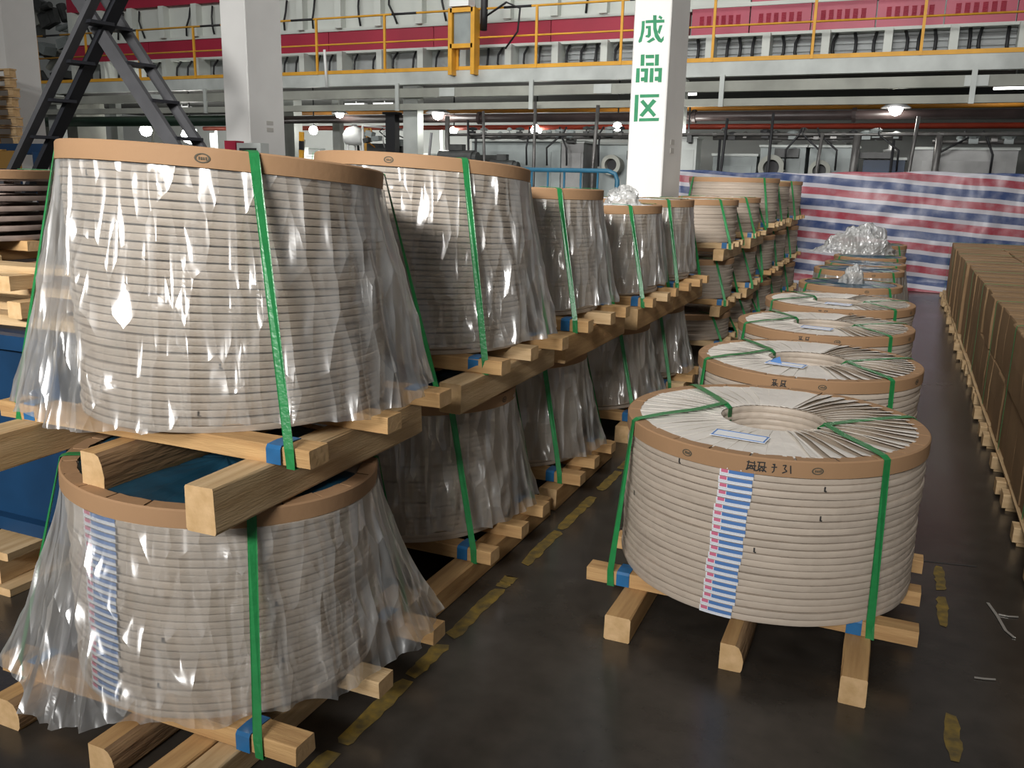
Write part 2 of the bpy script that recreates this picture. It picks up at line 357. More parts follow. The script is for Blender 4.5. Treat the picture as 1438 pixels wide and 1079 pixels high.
def ribbon(parent, name, pts, wdt, m, wdir, th=.002):
    pts = [Vector(p) for p in pts]; wd = [Vector(d).normalized() for d in wdir] if isinstance(wdir, list) else [Vector(wdir).normalized()]*len(pts)
    b = MB(); vs = []; n = len(pts)
    for i, p in enumerate(pts):
        d = (pts[min(i+1, n-1)]-pts[max(i-1, 0)]).normalized(); nn = d.cross(wd[i]).normalized()
        vs += [p-wd[i]*wdt/2-nn*th/2, p+wd[i]*wdt/2-nn*th/2, p+wd[i]*wdt/2+nn*th/2, p-wd[i]*wdt/2+nn*th/2]
    fs = [(0, 1, 2, 3), (4*n-1, 4*n-2, 4*n-3, 4*n-4)]
    for i in range(n-1):
        for k in range(4): fs.append((4*i+k, 4*i+(k+1) % 4, 4*i+4+(k+1) % 4, 4*i+4+k))
    b.add(vs, fs); return b.build(name, m, parent)

def patch_on_cyl(b, cxyz, R, th0, th1, z0, z1, n=6, zslope=0):
    vs = []
    for i in range(n+1):
        a = th0+(th1-th0)*i/n
        vs += [(R*cos(a), R*sin(a), z0+zslope*i/n), (R*cos(a), R*sin(a), z1+zslope*i/n)]
    b.add(vs, [(2*i, 2*i+2, 2*i+3, 2*i+1) for i in range(n)])

def bundle(label, cx, cy, zf, z0, z1, n, R=.5, ri=.21, tilt=(0, 0), seg=64, cap=.055, paper=None, bearers=True, bz=None, dys=(-.39, 0, .37),
           half=.62, bw=.09, runners=(), film=None, straps='left', top='open', stickers=None, nvar=4, group=None, stamps=(), ink=None, sxr=.51, gap=.0, pale=.22, topmat=None, coilname='strip_coil'):
    """one strapped bundle of slit coils on its timber skid; local origin on whatever carries it"""
    rt = thing('coil_bundle', label, 'coil bundle', (cx, cy, zf), group)
    m = paper or M_PAPER; pitch = (z1-z0)/n; lz = z0-zf
    def zt(t, x, y): return lz+(z1-z0)*t+(tilt[0]*x+tilt[1]*y)*t
    for k in range(n):
        t = k/n
        me = coil_mesh(R, ri, round(pitch*(1-gap), 4), seg, k % nvar if seg >= 64 else k % 2, m)
        o = link(coilname, me, rt, (rnd(-.004, .004), rnd(-.004, .004), lz+pitch*k)); o.rotation_mode = 'ZYX'
        o.rotation_euler = (tilt[1]*t+rnd(-.0022, .0022), -tilt[0]*t+rnd(-.0022, .0022), rnd(0, 6.28)); s = 1+rnd(-.007, .005); o.scale = (s, s, 1)
    H = z1-z0; zc = lz+H
    trot = (tilt[1], -tilt[0], 0)
    if gap:
        for k in range(n-1):
            for a in (.6, 1.9, 3.1, 4.2, 5.0, 5.6):
                b = MB(); b.box(((R-.05)*cos(a), (R-.05)*sin(a), lz+pitch*(k+1)-pitch*gap/2-.002), (.07, .07, pitch*gap), Matrix.Rotation(a, 3, 'Z')); b.build('spacer_block', M_RUST, rt)
    Rc = R+.009
    if cap:
        b = MB(); sg = 72
        b.lathe([(Rc-.006, -cap+.006), (Rc, -cap+.006), (Rc+.0005, .002), (Rc-.004, .007), (Rc-.008, .007), (Rc-.008, .0)], sg)
        fl = 24
        for i in range(fl):                                   # folded-in flange, cut into tabs by slits
            a0, a1 = 2*pi*i/fl+.008, 2*pi*(i+1)/fl-.008; vs = []
            for j in range(4):
                a = a0+(a1-a0)*j/3; q = rnd(0, .002)
                for r, z in ((Rc-.004, .007), (Rc-.052+rnd(-.004, .004), .006+q), (Rc-.052, .003+q), (Rc-.006, .003)): vs.append((r*cos(a), r*sin(a), z))
            fs = [(4*j+k, 4*j+(k+1) % 4, 4*j+4+(k+1) % 4, 4*j+4+k) for j in range(3) for k in range(4)]+[(0, 1, 2, 3), (12, 13, 14, 15)]
            b.add(vs, fs)
        o = b.build('cardboard_cap', M_CARD, rt, smooth=False, loc=(0, 0, zc)); shade_flat_sharp(o.data, 40); o.rotation_mode = 'ZYX'; o.rotation_euler = trot
        capo = o
        for a in stamps:                                      # oval maker's mark printed on the cap
            b = MB()
            for rr, k in ((1, .62),):
                vs = []
                for i in range(20):
                    q = 2*pi*i/20
                    for s_ in (1, .74): vs.append((( Rc+.0015)*cos(a+.042*cos(q)*s_*(.5/R)), (Rc+.0015)*sin(a+.042*cos(q)*s_*(.5/R)), -cap/2+.004+.0135*sin(q)*s_))
                b.add(vs, [(2*i, 2*i+1, (2*i+3) % 40, (2*i+2) % 40) for i in range(20)])
            for u in (-.02, -.008, .004, .016):
                a2 = a+u*(.5/R); patch_on_cyl(b, None, Rc+.0015, a2, a2+.008, -cap/2-.001, -cap/2+.008+rnd(-.002, .003), 1)
            b.build('printed_mark', M_STAMP, capo, fixn=False)
        if ink:                                               # handwritten marker strokes
            b = MB(); a0, strokes = ink
            for st in strokes:
                for (u0, v0), (u1, v1) in zip(st[:-1], st[1:]):
                    du, dv = u1-u0, v1-v0; L = hypot(du, dv) or 1; nx, ny = -dv/L*.0022, du/L*.0022
                    q = [(u0+nx, v0+ny), (u1+nx, v1+ny), (u1-nx, v1-ny), (u0-nx, v0-ny)]
                    b.add([((Rc+.0018)*cos(a0+u/R), (Rc+.0018)*sin(a0+u/R), v-cap/2+.004) for u, v in q], [(0, 1, 2, 3)])
            b.build('handwriting', M_INK, capo, fixn=False)
    if top == 'blue':
        b = MB(); sg = 40; vs = [(0, 0, .004)]
        for i in range(sg):
            a = 2*pi*i/sg
            vs += [((Rc-.054)*cos(a), (Rc-.054)*sin(a), rnd(-.004, .002)), ((R*.55)*cos(a), (R*.55)*sin(a), rnd(-.004, .008)), (R*.25*cos(a), R*.25*sin(a), rnd(-.006, .004))]
        fs = []
        for i in range(sg):
            p, q = 1+3*i, 1+3*((i+1) % sg); fs += [(p, q, q+1, p+1), (p+1, q+1, q+2, p+2), (p+2, q+2, 0)]
        b.add(vs, fs); o = b.build('blue_cover_sheet', topmat or M_COVER, rt, loc=(0, 0, zc+.001)); o.rotation_mode = 'ZYX'; o.rotation_euler = trot
    if top == 'pleats':
        ro, r_i = Rc-.045, ri+.012
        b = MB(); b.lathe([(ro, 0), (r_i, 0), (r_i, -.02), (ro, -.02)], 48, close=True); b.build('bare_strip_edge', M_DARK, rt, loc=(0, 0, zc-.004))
        N_ = 52; d = 2*pi/N_
        def pleat(wd, lift, cut, flip=0):
            b = MB(); vs = []
            for j in range(5):
                r = r_i+(ro-r_i)*j/4; l = lift*(.5+.5*sin(pi*min(1, j/4*1.2)))
                for a, z in (((0, l), (wd*.5, l*.45+.002), (wd, 0)) if flip else ((0, 0), (wd*.5, l*.35+.002), (wd, l))):
                    aa = a*(1 if j else 1.25); vs += [(r*cos(aa), r*sin(aa), z), (r*cos(aa), r*sin(aa), z-.0015)]
            fs = []
            for j in range(4):
                for k in range(2):
                    p = 6*j+2*k; q = p+6; fs += [(p, q, q+2, p+2), (p+1, p+3, q+3, q+1)]
                p = 6*j; q = p+6; fs += [(p, p+1, q+1, q), (p+4, q+4, q+5, p+5)]
            fs += [(0, 2, 3, 1), (2, 4, 5, 3), (24, 25, 27, 26), (26, 27, 29, 28)]
            b.add(vs, fs); return b.mesh('paper_pleat', M_PAPER2, smooth=False)
        flat = [pleat(d*1.5, .006, 0), pleat(d*1.7, .009, 0)]; open_ = [pleat(d*.86, .018, 0, 1), pleat(d*.80, .023, 0, 1), pleat(d*.93, .014, 0, 1)]
        for i in range(N_):
            a = d*i-pi; deg = math.degrees(a)
            op = -72 < deg < 72
            me = random.choice(open_ if op else flat)
            o = link('paper_pleat', me, rt, (0, 0, zc+.001+rnd(0, .002))); o.rotation_euler = (0, 0, a+rnd(-.012, .012))
    zb1 = lz; zb0 = (bz-zf) if bz is not None else lz-.06
    if bearers:
        for i, dy in enumerate(dys):
            off = rnd(-.02, .02); tl = -tilt[0]*.0
            beam('bearer', rt, (off, dy, (zb0+zb1)/2), 2*half, bw, zb1-zb0, 'x', pale=random.random() < pale, flip=random.random() < .5)
    for (dx, ya, yb, wd, za, zb, wany) in runners:
        beam('runner', rt, (dx, (ya+yb)/2, (za+zb)/2-zf), yb-ya, wd, zb-za, 'y', wany=wany, pale=random.random() < pale, flip=True, uniq=True)
    # green straps + blue corner protectors
    fy = dys[0]-bw/2-.004; by = dys[-1]+bw/2+.004
    def zcap(x, y): return zc+.011+tilt[0]*x+tilt[1]*y
    sw = .028*(R/.5)**.5
    for sx, sy in ((1, -1), (-1, -1), (1, 1), (-1, 1)):
        if straps == 'left':
            a = {(1, -1): -41, (-1, -1): -142, (1, 1): 38, (-1, 1): 142}[sx, sy]; xb = (sxr if sx > 0 else -.53)+rnd(-.012, .012)
            pin = ((R-.2)*cos(radians(a)), (R-.2)*sin(radians(a)))
        else:
            a = {(1, -1): -42, (-1, -1): -147, (1, 1): 26, (-1, 1): 136}[sx, sy]; xb = (.46 if sx > 0 else -.55)
            pin = (.205*cos(radians(-20)), .205*sin(radians(-20))) if sx > 0 else (.205*cos(radians(160)), .205*sin(radians(160)))
        ar = radians(a); E = ((Rc+.004)*cos(ar), (Rc+.004)*sin(ar)); yb_ = fy if sy < 0 else by
        wv = Vector((-sin(ar), cos(ar), 0)); rad_dir = Vector((E[0]-pin[0], E[1]-pin[1], 0)).normalized(); wt = Vector((-rad_dir.y, rad_dir.x, 0))
        pts = []; wds = []
        lift = .014 if top == 'pleats' else .002
        if straps != 'left':
            pts += [(pin[0]*.97, pin[1]*.97, zc-.11), (pin[0]*.98, pin[1]*.98, zc+.006)]; wp = Vector((-pin[1], pin[0], 0)); wp = wp if wp.dot(wt) > 0 else -wp; wds += [wp, wp]
            pts.append((pin[0]*1.12, pin[1]*1.12, zc+.024)); wds.append(wt)
            for q in (.35, .7): pts.append((pin[0]+(E[0]-pin[0])*q, pin[1]+(E[1]-pin[1])*q, zc+.02)); wds.append(wt)
        else: pts.append((pin[0], pin[1], zcap(*pin)+lift)); wds.append(wt)
        Ei = (E[0]-.02*cos(ar), E[1]-.02*sin(ar)); pts.append((*Ei, zcap(*Ei)+lift*.3)); wds.append(wt)
        ff = wv if wv.dot(wt) > 0 else -wv
        pts.append((*E, zcap(*E)-.006)); wds.append(ff)
        fx = Vector((1, 0, 0)); fx = fx if fx.dot(ff) > 0 else -fx
        pts.append((xb, yb_, zb1+.0)); wds.append((ff+fx*2).normalized()); pts.append((xb+.004, yb_, zb0-.003)); wds.append(fx)
        pts.append((xb+.004, yb_-sy*.05, zb0-.004)); wds.append(fx)
        if R*cos(ar)*0 == 0: ribbon(rt, 'strap', pts, sw, M_STRAP, wds)
        if bearers:
            xq = xb-sx*.055; yin = yb_-sy*(bw+.006)
            ribbon(rt, 'edge_protector', [(xq, yb_, zb0+.004), (xq, yb_, zb1-.006), (xq, yb_-sy*.006, zb1+.003), (xq, yb_-sy*.05, zb1+.005), (xq, yin, zb1+.002)], .05*(R/.5)**.5, M_BLUE, fx, .003)
    if stickers:
        a0, a1, ks, sh, alen = stickers
        key = None
        for k in ks:
            t = k/max(1, n-1); a = a0+(a1-a0)*(1-t)+rnd(-.006, .006)
            b = MB(); RR = R+.0085; vs = []; zz0 = lz+pitch*k+pitch*.06; zz1 = zz0+pitch*.9; nn = 5
            for i in range(nn+1):
                q = a-alen/2+alen*i/nn; dz = (tilt[0]*RR*cos(q)+tilt[1]*RR*sin(q))*k/n
                vs += [(RR*cos(q), RR*sin(q), zz0+dz), (RR*cos(q), RR*sin(q), zz1+dz)]
            b.add(vs, [(2*i, 2*i+2, 2*i+3, 2*i+1) for i in range(nn)])
            me = b.mesh('sticker', M_STICK); uvl = me.uv_layers.new(name='UVMap')
            for p in me.polygons:
                for li in p.loop_indices:
                    vi = me.loops[li].vertex_index; uvl.data[li].uv = ((vi//2)/nn, vi % 2)
            link('sticker', me, rt)
    if film:
        base, flare, hem, phi = film
        nA, nZ = 220, 56; b = MB(); sd = rnd(0, 100); vs = []
        zt0 = zc-(cap-.004 if cap else 0); zbm = lz+hem
        for i in range(nA):
            a = 2*pi*i/nA; hemz = zbm+.035*noise.noise(Vector((cos(a)*2.2+sd, sin(a)*2.2, 3)))+.01*noise.noise(Vector((cos(a)*9+sd, sin(a)*9, 1)))
            for j in range(nZ):
                t = j/(nZ-1); zz = (zt0+tilt[0]*R*cos(a)+tilt[1]*R*sin(a))*(1-t)+hemz*t
                f = max(0, cos(a-phi))**2*.85+max(0, -cos(a-phi))**2
                rg = 1-abs(noise.noise(Vector((cos(a)*3.4+sd, sin(a)*3.4, zz*1.6+t*.8))))*2
                rg2 = 1-abs(noise.noise(Vector((cos(a)*9+sd+7, sin(a)*9, zz*3.2))))*2
                r = R+.008+base*t**1.1+flare*f*t**1.5*(1+.45*noise.noise(Vector((cos(a)*1.4+sd, sin(a)*1.4, 9.)))) + (.030*rg**4+.014*rg2**2)*min(1, t*3+.15)*(.35+t*.9)
                r = max(r, R+.006)
                vs.append((r*cos(a), r*sin(a), zz))
        b.add(vs, [(i*nZ+j, ((i+1) % nA)*nZ+j, ((i+1) % nA)*nZ+j+1, i*nZ+j+1) for i in range(nA) for j in range(nZ-1)])
        o = b.build('plastic_film', M_FILM, rt, smooth=True, fixn=False)
    return rt, zc

# ---- left row, front pair
LX = -2.05
def flr(cx, cy): return atan2(cy, cx)-pi/2
bundle('lower film-wrapped coil bundle at the front of the left row, with blue and white stickers', -2.0, 2.2, 0, .155, .815, 27, sxr=.455, half=.60, R=.495, tilt=(-.055, -.035), seg=112, film=(.035, .17, .03, flr(-2, 2.2)), top='blue',
       runners=((-.47+.02, -.56, .9, .11, 0, .098, True), (.0, -.60, .9, .10, 0, .094, True), (.245, -.95, .7, .085, 0, .092, False), (.335, -.95, .7, .085, 0, .092, False)),
       stickers=(-1.63, -1.735, range(1, 27), .9, .27))
bundle('upper film-wrapped coil bundle at the very front of the left row, tallest in the photo', -2.06, 2.35, .82, 1.0, 1.79, 34, sxr=.545, R=.5, tilt=(-.035, -.075), seg=112, film=(.05, .13, .03, flr(-2, 2.3)), bz=.945, stamps=(-.98,),
       dys=(-.40, 0, .37), runners=((-.50, -.85, .45, .10, .822, .945, False), (-.04, -.60, .42, .085, .822, .945, True), (.44, -.68, .42, .10, .815, .945, False)))
# ---- second pair
bundle('lower film-wrapped coil bundle, second from the front of the left row', -2.08, 3.58, 0, .165, .80, 27, R=.49, tilt=(-.02, -.02), seg=96, film=(.02, .07, .05, flr(-2.08, 3.6)), dys=(-.32, 0, .30), half=.60, top='blue', stamps=(-.05, -1.1),
       runners=((-.45, -.6, .55, .1, 0, .105, False), (0, -.62, .55, .1, 0, .105, True), (.47, -.70, .55, .10, 0, .105, False)))
bundle('upper film-wrapped coil bundle, second from the front of the left row', -2.07, 3.68, .815, 1.0, 1.81, 34, R=.49, tilt=(-.03, -.07), seg=96, film=(.03, .10, .04, flr(-2.08, 3.6)), bz=.94, dys=(-.34, 0, .30), half=.60, stamps=(-1.35,),
       runners=((-.45, -.5, .5, .1, .815, .94, False), (0, -.5, .5, .1, .815, .94, True), (.46, -.62, .46, .10, .815, .94, False)))
# ---- third pair
bundle('lower film-wrapped coil bundle, third from the front of the left row', -2.08, 4.68, 0, .18, .79, 26, R=.475, seg=80, film=(.02, .09, .05, flr(-2.08, 4.7)), dys=(-.32, 0, .32), half=.61, top='blue',
       runners=((-.45, -.45, .5, .1, 0, .12, False), (0, -.45, .5, .1, 0, .12, False), (.47, -.47, .56, .10, 0, .12, False)))
bundle('upper film-wrapped coil bundle, third from the front of the left row', -2.07, 4.8, .80, 1.02, 1.70, 29, R=.485, tilt=(-.01, -.01), seg=80, film=(.02, .07, .05, flr(-2.08, 4.8)), bz=.955, dys=(-.36, -.03, .28), half=.61,
       runners=((-.45, -.5, .5, .1, .81, .955, False), (0, -.5, .5, .1, .81, .955, False), (.48, -.55, .5, .10, .81, .955, False)))
# ---- fourth and fifth pairs
bundle('lower film-wrapped coil bundle, fourth from the front of the left row', -2.08, 6.1, 0, .18, .76, 25, R=.475, seg=64, film=(.02, .1, .05, flr(-2.08, 6.1)), dys=(-.34, 0, .34), half=.6, top='blue',
       runners=((-.45, -.5, .5, .1, 0, .12, False), (.47, -.5, .5, .10, 0, .12, False)))
bundle('upper film-wrapped coil bundle, fourth from the front of the left row', -2.07, 6.15, .77, .985, 1.585, 26, R=.49, seg=64, film=(.01, .03, .05, flr(-2.08, 6.1)), bz=.925, dys=(-.36, 0, .3), half=.6,
       runners=((-.45, -.5, .5, .1, .78, .925, False), (0, -.5, .5, .1, .78, .925, False), (.47, -.5, .5, .10, .78, .925, False)), top='blue', topmat=M_WHITE)
bundle('lower film-wrapped coil bundle, fifth from the front of the left row', -2.08, 7.2, 0, .18, .76, 25, R=.475, seg=64, film=(.02, .08, .05, flr(-2.08, 7.2)), dys=(-.34, 0, .34), half=.6, top='blue',
       runners=((-.45, -.5, .5, .1, 0, .12, False), (.47, -.5, .5, .10, 0, .12, False)))
bundle('upper film-wrapped coil bundle, fifth from the front of the left row', -2.07, 7.2, .77, .985, 1.61, 27, R=.49, seg=64, film=(.01, .03, .05, flr(-2.08, 7.2)), bz=.925, dys=(-.36, 0, .3), half=.6,
       runners=((-.45, -.5, .5, .1, .78, .925, False), (0, -.5, .5, .1, .78, .925, False), (.47, -.5, .5, .10, .78, .925, False)), top='blue', topmat=M_WHITE)
# ---- far stacks, three bundles high, no film
FAR = [(9.33, .49, ((.17, .43), (.60, .99), (1.17, 1.585)), 12), (10.72, .47, ((.17, .47), (.64, 1.03), (1.21, 1.59)), 12),
       (11.85, .565, ((.17, .53), (.69, 1.11), (1.28, 1.82)), 14), (13.25, .54, ((.17, .53), (.69, 1.11), (1.28, 1.78)), 14), (14.85, .54, ((.17, .53), (.69, 1.11), (1.28, 1.80)), 14)]
for i, (y, R, tiers, nn) in enumerate(FAR):
    zprev = 0
    for j, (za, zb) in enumerate(tiers):
        bh = .055; rz0 = zprev+.006 if j else 0; rz1 = za-bh
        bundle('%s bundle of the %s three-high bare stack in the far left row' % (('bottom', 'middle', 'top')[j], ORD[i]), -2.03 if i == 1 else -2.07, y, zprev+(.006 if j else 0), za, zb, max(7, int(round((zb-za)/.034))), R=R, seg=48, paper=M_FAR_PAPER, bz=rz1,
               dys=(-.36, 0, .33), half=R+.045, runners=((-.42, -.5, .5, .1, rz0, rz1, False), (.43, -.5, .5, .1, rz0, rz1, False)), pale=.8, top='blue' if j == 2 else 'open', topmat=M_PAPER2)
        zprev = zb+.007

# ---- right row: four white-topped bundles
def scribble(seed, cells):
    rg = random.Random(seed); out = []
    for c in cells:
        for k in range(3): y_ = .015-.013*k+rg.uniform(-.003, .003); out.append([(c-.014+rg.uniform(-.003, .003), y_), (c+.014+rg.uniform(-.004, .004), y_+rg.uniform(-.003, .004))])
        for k in range(2): x_ = c-.007+.014*k+rg.uniform(-.003, .003); out.append([(x_, .019), (x_+rg.uniform(-.004, .004), -.005), (x_+rg.uniform(-.009, .004), -.017)])
        out.append([(c-.002, .004), (c+.008, -.009), (c+.017, -.016)]); out.append([(c+.002, .002), (c-.010, -.012), (c-.018, -.016)])
    return out
INKS = [scribble(4, (-.035, .0))+[[(.036, .016), (.045, .012)], [(.033, .004), (.052, .006)], [(.043, .018), (.042, -.010), (.036, -.016)], [(.070, .014), (.082, .016), (.076, .002), (.086, -.006), (.070, -.014)], [(.096, .016), (.099, -.014)]], scribble(9, (-.02, .022))]
ry = [(3.677, .805, 'white-topped coil bundle nearest the camera, sticker column on its side', True), (5.105, .803, 'second white-topped coil bundle of the right row, crumpled label by the hub', False),
      (6.613, .789, 'third white-topped coil bundle of the right row', False), (7.909, .802, 'fourth and farthest white-topped coil bundle of the right row', False)]
for i, (y, zt_, lab, st) in enumerate(ry):
    x = (-.407, -.409, -.439, -.427)[i]
    rt, zc = bundle(lab, x, y, 0, .165, zt_-.006, (23, 22, 21, 21)[i], R=.592, ri=.2, seg=(128, 112, 96, 80)[i], straps='right', top='pleats', dys=(-.36, 0, .34), half=(.64 if i == 0 else .60), bz=.105, bw=.085, cap=.062,
           runners=((-.44, -.66, .5, .10, 0, .104, False), (0, -.68, .5, .085, 0, .104, True), (.42, -.72, .5, .09, 0, .104, False)),
           stickers=(-1.635, -1.70, range(0, 22), .9, .205) if st else None, stamps=(-1.97, -1.18) if i == 0 else (-1.35, -.35), ink=(-1.50, INKS[0]) if i == 0 else (-1.7, INKS[1]), nvar=5)
    # paper label with a blue frame lying on the pleats
    b = MB(); L, W_ = .21, .085
    b.box((0, 0, 0), (L, W_, .0015), mi=0)
    for (u, v, a, c) in ((0, W_/2-.007, L-.006, .007), (0, -W_/2+.007, L-.006, .006), (-L/2+.007, 0, .006, W_-.014), (L/2-.007, 0, .006, W_-.014)): b.box((u, v, .0012), (a, c, .001), mi=1)
    o = b.build('paper_label', [M_WHITE, M_LBLUE], rt, loc=((-.07, -.40, zc+.020), (-.08, -.32, zc+.022), (-.02, -.36, zc+.022), (.02, -.36, zc+.022))[i]); o.rotation_euler = (.03, 0, -.12 if i == 0 else -.2)
    if i == 1:
        b = MB(); b.add([(-.17, -.30, zc+.02), (-.10, -.33, zc+.022), (-.12, -.27, zc+.05), (-.16, -.25, zc+.03)], [(0, 1, 2, 3), (0, 3, 2, 1)]); b.build('folded_label_corner', M_LBLUE, rt, fixn=False)
# ---- right row: blue-topped bundles behind
for i, (x, y, zt_) in enumerate(((-.42, 9.4, .80), (-.41, 10.9, .82), (-.39, 12.2, .79), (-.39, 13.8, .765), (-.39, 15.2, .86))):
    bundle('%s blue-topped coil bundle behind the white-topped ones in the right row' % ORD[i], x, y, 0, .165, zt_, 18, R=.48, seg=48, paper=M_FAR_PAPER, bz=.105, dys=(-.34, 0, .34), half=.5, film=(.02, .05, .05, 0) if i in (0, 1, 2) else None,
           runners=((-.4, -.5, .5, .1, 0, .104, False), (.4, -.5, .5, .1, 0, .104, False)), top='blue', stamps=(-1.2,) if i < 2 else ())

def crumple(name, label, loc, sx, sy, sz, seed, tail=None):
    b = MB(); nu, nv = 40, 20; vs = []
    for i in range(nu):
        for j in range(nv+1):
            a = 2*pi*i/nu; p = pi/2*j/nv; d = Vector((cos(a)*cos(p), sin(a)*cos(p), sin(p)))
            k = 1+.45*noise.noise(d*2.2+Vector((seed, 0, 0)))+.22*(1-2*abs(noise.noise(d*6+Vector((seed, 3, 0)))))
            v = Vector((d.x*sx*k, d.y*sy*k, max(.0, d.z*sz*k)))
            if tail and d.x < -.3: v.x += tail*(-d.x-.3)*(1-d.z); 
            vs.append(v)
    b.add(vs, [(i*(nv+1)+j, ((i+1) % nu)*(nv+1)+j, ((i+1) % nu)*(nv+1)+j+1, i*(nv+1)+j+1) for i in range(nu) for j in range(nv)])
    o = b.build(name, M_FILM2, None, True, loc=loc, fixn=False); tag(o, label, 'plastic film'); return o
crumple('crumpled_film', 'big crumpled heap of clear film on the farthest blue-topped bundles by the striped tarp', (-.52, 14.2, .775), .34, .30, .34, 3, tail=-.5)
crumple('crumpled_film', 'small tuft of clear film on the first blue-topped bundle', (-.40, 9.35, .812), .09, .08, .14, 11)
crumple('crumpled_film', 'tuft of clear film standing on the fourth upper bundle in front of the white column', (-1.86, 6.2, 1.592), .11, .10, .10, 5)

# ------------------------------------------------------------------ carton row on pallets at the right
def carton_mesh(dx, dy, dz, var):
    b = MB(); rg = random.Random(var); n = 3; vs = []
    def q(u, v, w_):
        bul = .008*(1-abs(2*u-1))*(1-abs(2*v-1))
        return bul
    # bevelled box with slightly swollen faces
    e = .008
    X, Y, Z = dx/2, dy/2, dz/2
    ring = lambda z, k: [(-X+k, -Y, z), (X-k, -Y, z), (X, -Y+k, z), (X, Y-k, z), (X-k, Y, z), (-X+k, Y, z), (-X, Y-k, z), (-X, -Y+k, z)]
    lv = [(-Z, e*1.5), (-Z+e, e), (0, e), (Z-e, e), (Z, e*1.5)]
    for li, (z, k) in enumerate(lv):
        for (x, y, zz) in ring(z, k):
            s = 1.0 if li in (1, 3) else (.985 if li in (0, 4) else 1.012); vs.append((x*s+rg.uniform(-.003, .003), y*s+rg.uniform(-.002, .002), zz+rg.uniform(-.002, .002)))
    fs = [(8*i+k, 8*i+(k+1) % 8, 8*i+8+(k+1) % 8, 8*i+8+k) for i in range(4) for k in range(8)]+[tuple(range(7, -1, -1)), tuple(32+k for k in range(8))]
    b.add(vs, fs); return b.mesh('carton', M_CARTON)
M_TAPE = mat('brown_tape', (.31, .20, .105), .4, .5)
CM = {}
tape_me = {}
def carton(loc, d, label, group):
    key = (d, random.randint(0, 2))
    if key not in CM: CM[key] = carton_mesh(*d, hash(key) % 1000 if False else len(CM)); 
    o = link('carton', CM[key], None, loc); tag(o, label, 'carton', group)
    if d not in tape_me:
        b = MB(); b.box((0, 0, 0), (d[0]*.97, .05, .0015)); tape_me[d] = b.mesh('tape', M_TAPE)
    link('tape', tape_me[d], o, (0, 0, d[2]/2+.0025))
    return o
CW = .44; X0 = .72; CDX = .62
y = 4.18; i = 0
ncar = 0
while y < 15.2:
    for c in range(3):
        x = X0+CDX*(c+.5)+rnd(-.006, .006)+(.004 if c else 0)
        nm = ('aisle column', 'middle column', 'wall-side column')[c]
        if y < 8.8:
            carton((x, y+CW/2, .12+.20), (CDX-.012, CW-.012, .396), 'brown carton in the lower tier, %s, %s from the near end' % (nm, ORD[i]), 'lower cartons, %s' % nm)
            carton((x+rnd(-.014, .014), y+CW/2, .12+.60), (CDX-.012, CW-.012, .396), 'brown carton in the upper tier, %s, %s from the near end' % (nm, ORD[i]), 'upper cartons, %s' % nm)
        else:
            carton((x+rnd(-.02, .02), y+CW/2, .12+.40), (CDX-.012, CW-.012, .796), 'tall brown carton beyond the two-tier ones, %s, %s counting toward the tarp' % (nm, ORD[i-11]), 'tall cartons, %s' % nm)
    y += CW; i += 1
PALY = []
yp = 4.18
while yp < 15.2: PALY.append(yp); yp += CW*3
for i, yp in enumerate(PALY):
    L = CW*3; cx_ = X0+CDX*1.5
    where = 'nearest the camera' if i == 0 else ('farthest, by the striped tarp' if i == len(PALY)-1 else '%s from the near end' % ['first', 'second', 'third', 'fourth', 'fifth', 'sixth', 'seventh', 'eighth', 'ninth', 'tenth'][i])
    t = thing('pallet', 'wooden pallet under the brown carton row, %s' % where, 'pallet', (cx_, yp+L/2, 0), 'pallets under the carton row')
    for k in range(3): beam('bottom_board', t, (0, (-.5+.08+.42*k)*L*.98, .009), CDX*3+.04, .10, .018, 'x', pale=True)
    for u in (-1, -.34, .34, 1):
        for k in range(3): 
            bx = u*(CDX*1.5-.06)-(.02 if u == -1 else 0)
            beam('block', t, (bx+(rnd(-.03, .01) if u == -1 else 0), (-.5+.08+.42*k)*L*.98+rnd(-.02, .02), .058), .14, .10+rnd(0, .04), .08, 'x', pale=True, uniq=False)
    for u in (-1, 0, 1): beam('deck_board', t, (u*(CDX*1.5-.05), 0, .108), L-.02, .12, .02, 'y', pale=True)
for i, yp in enumerate(PALY):
    for k, q in enumerate((.6,)):
        yy = yp+CW*3*q-.12
        b = MB(); zz = .93
        o = ribbon(None, 'strap', [(X0-.006, yy, .13), (X0-.008, yy, .9), (X0-.002, yy, zz), (X0+.02, yy, zz+.004), (X0+CDX*3-.02, yy, zz+.004), (X0+CDX*3+.02, yy, .9)], .016, M_STRAP, (0, 1, 0))
        tag(o, 'thin green strap across the brown carton row, %s from the near end' % ORD[i], 'strap', 'green straps over the carton row')

